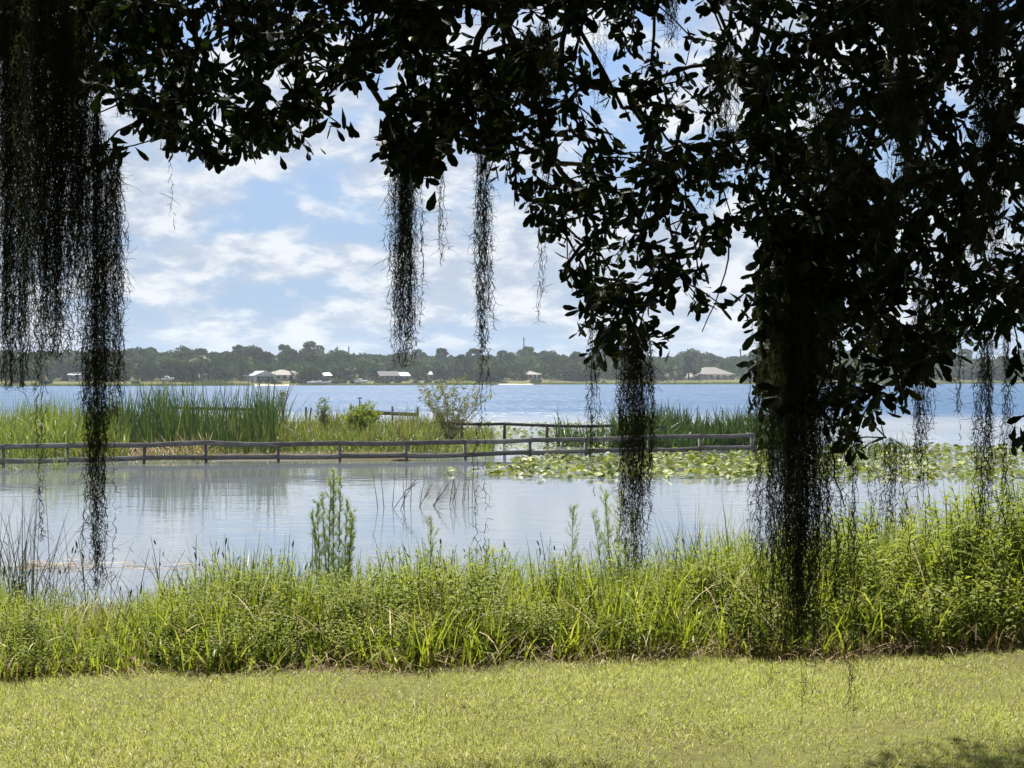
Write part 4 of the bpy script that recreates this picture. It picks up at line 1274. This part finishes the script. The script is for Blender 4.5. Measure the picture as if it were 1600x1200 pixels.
top = trunk_base + np.array((-0.15, 0.1, 2.6))
limbs = [
    (spline([top, (3.2, 2.6, 4.9), (2.0, 4.6, 5.15), (0.3, 5.4, 5.0), (-1.6, 5.3, 4.95), (-3.6, 4.6, 5.3)], 36), 0.20, 0.05),
    (spline([top, (3.0, 3.2, 4.6), (2.35, 5.0, 4.75), (1.5, 6.2, 4.95), (0.2, 7.4, 5.5)], 26), 0.15, 0.03),
    (spline([top, (3.4, 0.2, 5.2), (1.0, -1.5, 5.8), (-2.0, -2.2, 6.2), (-4.5, -1.5, 6.3)], 26), 0.2, 0.06),
    (spline([top, (4.6, 2.5, 5.4), (4.9, 4.5, 5.9), (4.2, 7.0, 6.2), (2.2, 9.4, 6.75), (-0.8, 9.2, 6.6)], 30), 0.17, 0.05),
    (spline([top, (2.2, 1.4, 5.5), (-0.6, 1.8, 6.2), (-3.4, 2.0, 6.5), (-5.5, 2.6, 6.6)], 28), 0.18, 0.05),
    (spline([top, (4.4, -0.8, 5.3), (4.2, -3.0, 5.9), (2.5, -5.0, 6.2)], 22), 0.16, 0.05),
]
oak = empty('live_oak', tuple(trunk_base))
tag(oak, 'large live oak whose dark leafy boughs hang over the lawn', 'tree')


def rel(p):
    return np.asarray(p) - trunk_base


a = Acc()
tp = spline([trunk_base + np.array((0.1, 0, -0.4)), trunk_base + np.array((0, 0, 0.3)), trunk_base + np.array((-0.1, 0.05, 1.4)), top + np.array((0, 0, 0.25))], 14)
a.tube(rel(tp), np.interp(np.linspace(0, 1, 14), [0, .25, .6, 1], [0.75, 0.52, 0.44, 0.36]) * (1 + 0.05 * np.sin(np.arange(14) * 2.1)), 14)
obj('trunk', a.mesh('trunk', M_bark, True), oak)
for (lp, r0, r1) in limbs:
    a = Acc()
    lp2 = lp + R.normal(0, 0.02, lp.shape); lp2[0] = lp[0]
    a.tube(rel(lp2), np.linspace(r0, r1, len(lp)) * (1 + 0.06 * np.sin(np.arange(len(lp)) * 1.7)), 9)
    obj('limb', a.mesh('limb', M_bark, True), oak)

# branch skeleton: join every cluster to the nearest wood, working outwards from the limbs
nodes = np.concatenate([limbs[0][0][8:], limbs[1][0][8:]])
parent = [-1] * len(nodes)
n_limb = len(nodes)
order = np.argsort([np.min(np.linalg.norm(nodes - c, axis=1)) for c in clusters])
nodes = list(nodes); node_of = {}
arr = np.zeros((n_limb + 2 * len(clusters) + 10, 3)); arr[:n_limb] = nodes; cnt = n_limb
for ci in order:
    c = clusters[ci]
    dv = arr[:cnt] - c
    dd = np.linalg.norm(dv, axis=1) + 0.5 * np.maximum(0, -dv[:, 2])
    j = int(np.argmin(dd))
    if dd[j] > 0.34:
        mid = (arr[j] + c) / 2 + np.array((R.normal(0, 0.03), R.normal(0, 0.03), 0.05 * dd[j]))
        arr[cnt] = mid; parent.append(j); j = cnt; cnt += 1
    arr[cnt] = c; parent.append(j); node_of[ci] = cnt; cnt += 1
desc = np.zeros(cnt)
for i in range(cnt - 1, n_limb - 1, -1):
    desc[i] += 1
    desc[parent[i]] += desc[i]
rad = 0.0021 * np.sqrt(np.maximum(desc, 1)) ** 0.95
a = Acc()
for i in range(n_limb, cnt):
    p0, p1 = arr[parent[i]], arr[i]
    L_ = np.linalg.norm(p1 - p0)
    mid = (p0 + p1) / 2 + R.normal(0, 0.035 * L_, 3) + np.array((0, 0, 0.03 * L_))
    r1 = rad[i]; r0 = min(rad[parent[i]] if parent[i] >= n_limb else r1 * 1.3, r1 * 1.35)
    a.tube(rel(np.stack([p0, mid, p1])), (r0, (r0 + r1) / 2, r1 * 0.95), 5, cap=False)
br = obj('branches', a.mesh('branches', M_twig, True), oak)
tag(br, kind='stuff')

for (tw0, tw1, bend_) in [((1138, 338, 4.2), (1097, 518, 4.15), 14), ((905, 60, 4.6), (918, 200, 4.55), -16), ((748, -10, 4.3), (752, 110, 4.3), 4), ((1300, 700, 4.0), (1322, 790, 3.95), -5)]:
    q0, q1 = P(*tw0), P(*tw1)
    sv = np.linspace(0, 1, 9)[:, None]
    pts = q0 * (1 - sv) + q1 * sv + np.concatenate([np.sin(sv * math.pi) * bend_ / F * 4.2, sv * 0, sv * 0], 1) + R.normal(0, 0.002, (9, 3))
    a = Acc(); a.tube(rel(pts), np.linspace(0.0035, 0.0018, 9), 5)
    obj('twig', a.mesh('twig', M_twig), oak)

# leaves: obovate, in loose whorls round the twig tips
LEAF_S = np.array([0, 0.13, 0.55, 0.87, 1.0])
LEAF_W = np.array([0.06, 0.22, 0.92, 0.82, 0.14])


def leaf_strip(base, dirv, nrm, L_, wd, curl):
    n_ = len(base)
    s = LEAF_S[None, :, None] * L_[:, None, None]
    Pt = base[:, None] + dirv[:, None] * s + nrm[:, None] * (curl[:, None] * (LEAF_S[None] ** 2) * L_[:, None])[..., None]
    return Pt, wd[:, None] * LEAF_W[None], unit(np.cross(nrm, dirv))


B_, D_, N_, L__, W__ = [], [], [], [], []
for ci in range(n_leafcl):
    c = clusters[ci]; ni = node_of[ci]; tw = unit(c - arr[parent[ni]])
    m_ = int(R.integers(11, 20))
    along = R.uniform(-0.11, 0.02, m_)
    base = c + tw * along[:, None] + R.normal(0, 0.018, (m_, 3))
    dv = unit(rand_unit(m_) * 0.95 + tw * 0.55 + np.array((0, 0, -0.42)))
    nr = unit(np.cross(dv, rand_unit(m_)))
    ll = R.uniform(0.036, 0.072, m_)
    B_.append(base); D_.append(dv); N_.append(nr); L__.append(ll); W__.append(ll * R.uniform(0.17, 0.26, m_))
B_, D_, N_, L__, W__ = np.concatenate(B_), np.concatenate(D_), np.concatenate(N_), np.concatenate(L__), np.concatenate(W__)
# the leaves nearest to the viewer are single parts
size = L__ / B_[:, 1]
xy_ok = (np.abs(B_[:, 0] / B_[:, 1]) < 0.39) & ((B_[:, 2] - CAMZ) / B_[:, 1] < 0.28)
pick = np.argsort(-(size * xy_ok))[:300]
single = np.zeros(len(B_), dtype=bool); single[pick] = True
k = ~single
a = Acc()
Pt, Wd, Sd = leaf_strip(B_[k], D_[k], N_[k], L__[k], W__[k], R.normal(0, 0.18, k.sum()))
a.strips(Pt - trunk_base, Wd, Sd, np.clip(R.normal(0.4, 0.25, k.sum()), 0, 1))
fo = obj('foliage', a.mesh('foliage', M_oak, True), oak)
tag(fo, kind='stuff')
leaf_me = []
for v in range(8):
    a = Acc()
    Pt, Wd, Sd = leaf_strip(np.zeros((1, 3)), np.array([[1.0, 0, 0]]), np.array([[0, 0, 1.0]]), np.ones(1), np.array([0.17 + 0.013 * v]), np.array([(-0.2, 0.1, 0.25, -0.1, 0.0, 0.3, -0.3, 0.15)[v]]))
    a.strips(Pt, Wd, Sd, np.array([0.2 + 0.08 * v]))
    leaf_me.append(a.mesh('leaf', M_oak, True))
for i in pick:
    X_ = D_[i]; Zx = N_[i]; Yx = np.cross(Zx, X_)
    o = bpy.data.objects.new('leaf', leaf_me[int(np.clip((W__[i] / L__[i] - 0.17) / 0.0115, 0, 7))])
    M_ = Matrix(((X_[0], Yx[0], Zx[0], 0), (X_[1], Yx[1], Zx[1], 0), (X_[2], Yx[2], Zx[2], 0), (0, 0, 0, 1)))
    link(o, oak)
    o.matrix_local = Matrix.Translation(Vector(rel(B_[i]))) @ M_ @ Matrix.Scale(float(L__[i]), 4)

# boughs of the upper crown, unseen overhead and behind, set to shade the visible leaves
bough_me = []
for v in range(4):
    a = Acc()
    n_ = 620
    c = rand_unit(n_) * (R.random((n_, 1)) ** 0.4) * np.array((0.85, 0.85, 0.42))
    dv = unit(rand_unit(n_) + np.array((0, 0, -0.2)) + c * 0.4)
    nr = unit(np.cross(dv, rand_unit(n_)))
    ll = R.uniform(0.07, 0.12, n_)
    s = np.array([0, 0.45, 0.8, 1.0])
    Pt = c[:, None] + dv[:, None] * (s[None] * ll[:, None])[..., None]
    a.strips(Pt, (ll * 0.27)[:, None] * np.array([0.1, 0.8, 0.9, 0.15])[None], unit(np.cross(nr, dv)), np.clip(R.normal(0.4, 0.25, n_), 0, 1))
    for q in range(9):
        e = rand_unit(1)[0] * np.array((0.8, 0.8, 0.35))
        a.tube(np.stack([np.zeros(3), e * 0.5 + R.normal(0, 0.05, 3), e]), (0.012, 0.008, 0.004), 4, 0.0, cap=False)
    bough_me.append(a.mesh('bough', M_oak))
nb = 0
while nb < 272:
    x_ = R.uniform(-6.5, 7.5); y_ = R.uniform(-6.0, 7.6)
    zmin = 3.0 + 0.30 * max(y_, 0) + 0.85
    zlow = max(zmin, 5.0)
    # crown droops at the sides; unseen low boughs behind added to block sky
    rr = math.hypot((x_ - 0.5) / 7.0, (y_ - 0.8) / 6.8)
    if rr > 1: continue
    z_ = zlow + R.uniform(0, 2.6) * (1 - 0.6 * rr)
    if y_ < -1.5 and R.random() < 0.75:
        z_ = R.uniform(2.3, 5.0)
    if y_ > 5.2 and x_ < 1.0 and R.random() < 0.5: continue
    o = obj('bough', bough_me[int(R.integers(4))], oak, tuple(rel((x_, y_, z_))))
    o.rotation_euler = (R.normal(0, 0.25), R.normal(0, 0.25), R.uniform(0, 6.28))
    s = R.uniform(0.85, 1.25); o.scale = (s, s, s)
    nb += 1
for (x_, y_, z_) in [(1.95, 9.50, 6.55), (2.65, 9.93, 6.70), (3.35, 9.83, 6.60), (4.05, 10.03, 6.80), (2.25, 9.23, 6.50), (3.15, 9.13, 6.40), (4.15, 9.13, 6.50), (1.45, 8.80, 6.40), (4.85, 9.63, 6.70), (-0.35, 9.15, 6.45), (3.65, 10.33, 7.00), (4.55, 10.43, 7.10), (2.85, 9.63, 7.20), (2.9, 9.5, 7.1), (3.6, 9.4, 7.2), (3.3, 9.9, 7.2), (4.2, 9.9, 7.3), (3.1, 9.3, 6.75), (3.7, 9.6, 6.9), (4.4, 9.5, 7.0), (2.7, 9.7, 7.3), (3.9, 9.2, 6.8), (4.7, 9.8, 7.1)]:
    o = obj('bough', bough_me[int(R.integers(4))], oak, tuple(rel((x_, y_, z_))))
    o.rotation_euler = (R.normal(0, 0.15), R.normal(0, 0.15), R.uniform(0, 6.28)); o.scale = (0.98, 0.98, 0.8)


# unseen oaks added behind and beside the viewer to block low sky light
for gx, gy, gs, lab in [(-15, -1, 1.0, 'broad unseen oak added left of the lawn to block sky light'), (17, -2, 1.05, 'broad unseen oak added right of the lawn to block sky light'), (-10, -14, 1.1, 'unseen sky blocking oak added behind the lawn on the left'), (4, -17, 1.15, 'tall unseen sky blocking oak added in the middle behind the lawn'), (15, -14, 1.0, 'unseen sky blocking oak added at the right behind the lawn')]:
    root = empty('oak_tree', (gx, gy, float(ground_z(gx, gy)) - 0.1)); root.scale = (gs, gs, gs)
    tag(root, lab, 'tree', 'unseen oaks added to block the sky')
    obj('trunk', tr_m[0], root); obj('crown', oak_kinds[1][0], root, (0, 0, 5.2))


# ---------------------------------------------------------------- hanging moss
def moss(xp, yt, yb, d, strands, prof, label):
    top_ = P(xp, yt - 6, d)
    H = (yb - yt) / F * d
    k_px = d / F
    a = Acc()
    fr = [p[0] for p in prof]; hw = [p[1] * k_px for p in prof]
    for i in range(strands):
        u = R.normal(0, 0.5) if strands > 1 else 0.0
        u = float(np.clip(u, -1.1, 1.1)); v = R.normal(0, 0.5)
        L_ = H * (1.0 if i < max(1, strands // 9) else min(1.0, R.beta(3.2, 1.5) + 0.02))
        n_ = max(6, int(L_ / 0.014))
        st0 = R.uniform(0, 0.16) * L_ if strands > 24 and i % 3 else 0.0
        s = np.linspace(st0, L_, n_) / H
        wdt = np.interp(s, fr, hw)
        ramp = np.clip(0.35 + s * H / 0.05, 0.35, 1)
        cx = u * wdt * ramp; cy = v * wdt * ramp * 0.8
        wob = np.cumsum(R.normal(0, 0.0016, (n_, 2)), 0)
        zig = R.normal(0, 0.0034, (n_, 2))
        pts = np.stack([cx + wob[:, 0] + zig[:, 0], cy + wob[:, 1] + zig[:, 1], -s * H + R.normal(0, 0.002, n_)], -1)
        seg = np.stack([pts[:-1], pts[1:]], 1)
        dv = unit(seg[:, 1] - seg[:, 0])
        tt_ = R.uniform(0.2, 0.8)
        a.strips(seg, np.array([0.0010, 0.0010]), unit(np.cross(dv, rand_unit(n_ - 1))), np.full(n_ - 1, tt_))
        # curly side shoots
        m_ = int(n_ * 1.55)
        j = R.integers(0, n_, m_)
        b = pts[j]
        az = R.uniform(0, 6.28, m_); el = R.normal(-0.55, 0.6, m_)
        ll = R.gamma(3.0, 0.0085, m_) * (1 if strands > 2 else 1.2)
        d0 = np.stack([np.cos(el) * np.cos(az), np.cos(el) * np.sin(az), np.sin(el)], -1)
        d1 = unit(d0 + rand_unit(m_) * 0.8 + np.array((0, 0, -0.1)))
        p1 = b + d0 * ll[:, None] * 0.5
        p1 = b + d0 * ll[:, None] * 0.36
        p2 = p1 + d1 * ll[:, None] * 0.34
        p3 = p2 + unit(d1 * 1.2 - d0 * 0.5 + rand_unit(m_) * 0.5) * ll[:, None] * 0.3
        Pt = np.stack([b, p1, p2, p3], 1)
        a.strips(Pt, np.array([0.0008, 0.0007, 0.0006, 0.0003]), unit(np.cross(d0, rand_unit(m_))), np.clip(R.normal(tt_, 0.15, m_), 0, 1))
    o = obj('spanish_moss', a.mesh('spanish_moss', M_moss), loc=tuple(top_))
    tag(o, label, 'moss')


for mm in MOSS:
    mm = list(mm); mm[4] = int(mm[4] * 2.0) if mm[4] > 8 else int(mm[4] * 1.5)
    moss(*mm)

# ---------------------------------------------------------------- humid summer air
m, t = mat_new('humid_air')
vp = t.n('ShaderNodeVolumePrincipled', {'Color': (0.78, 0.88, 1.0, 1), 'Density': 0.00016, 'Anisotropy': 0.2})
t.n('ShaderNodeOutputMaterial', {'Volume': vp.outputs[0]})
a = Acc(); a.box((-1010, -80, -3.0), (1010, 1510, 42.0))
hz = obj('haze', a.mesh('haze', m))
tag(hz, 'faint humid haze over the lake', 'haze', kind='stuff')
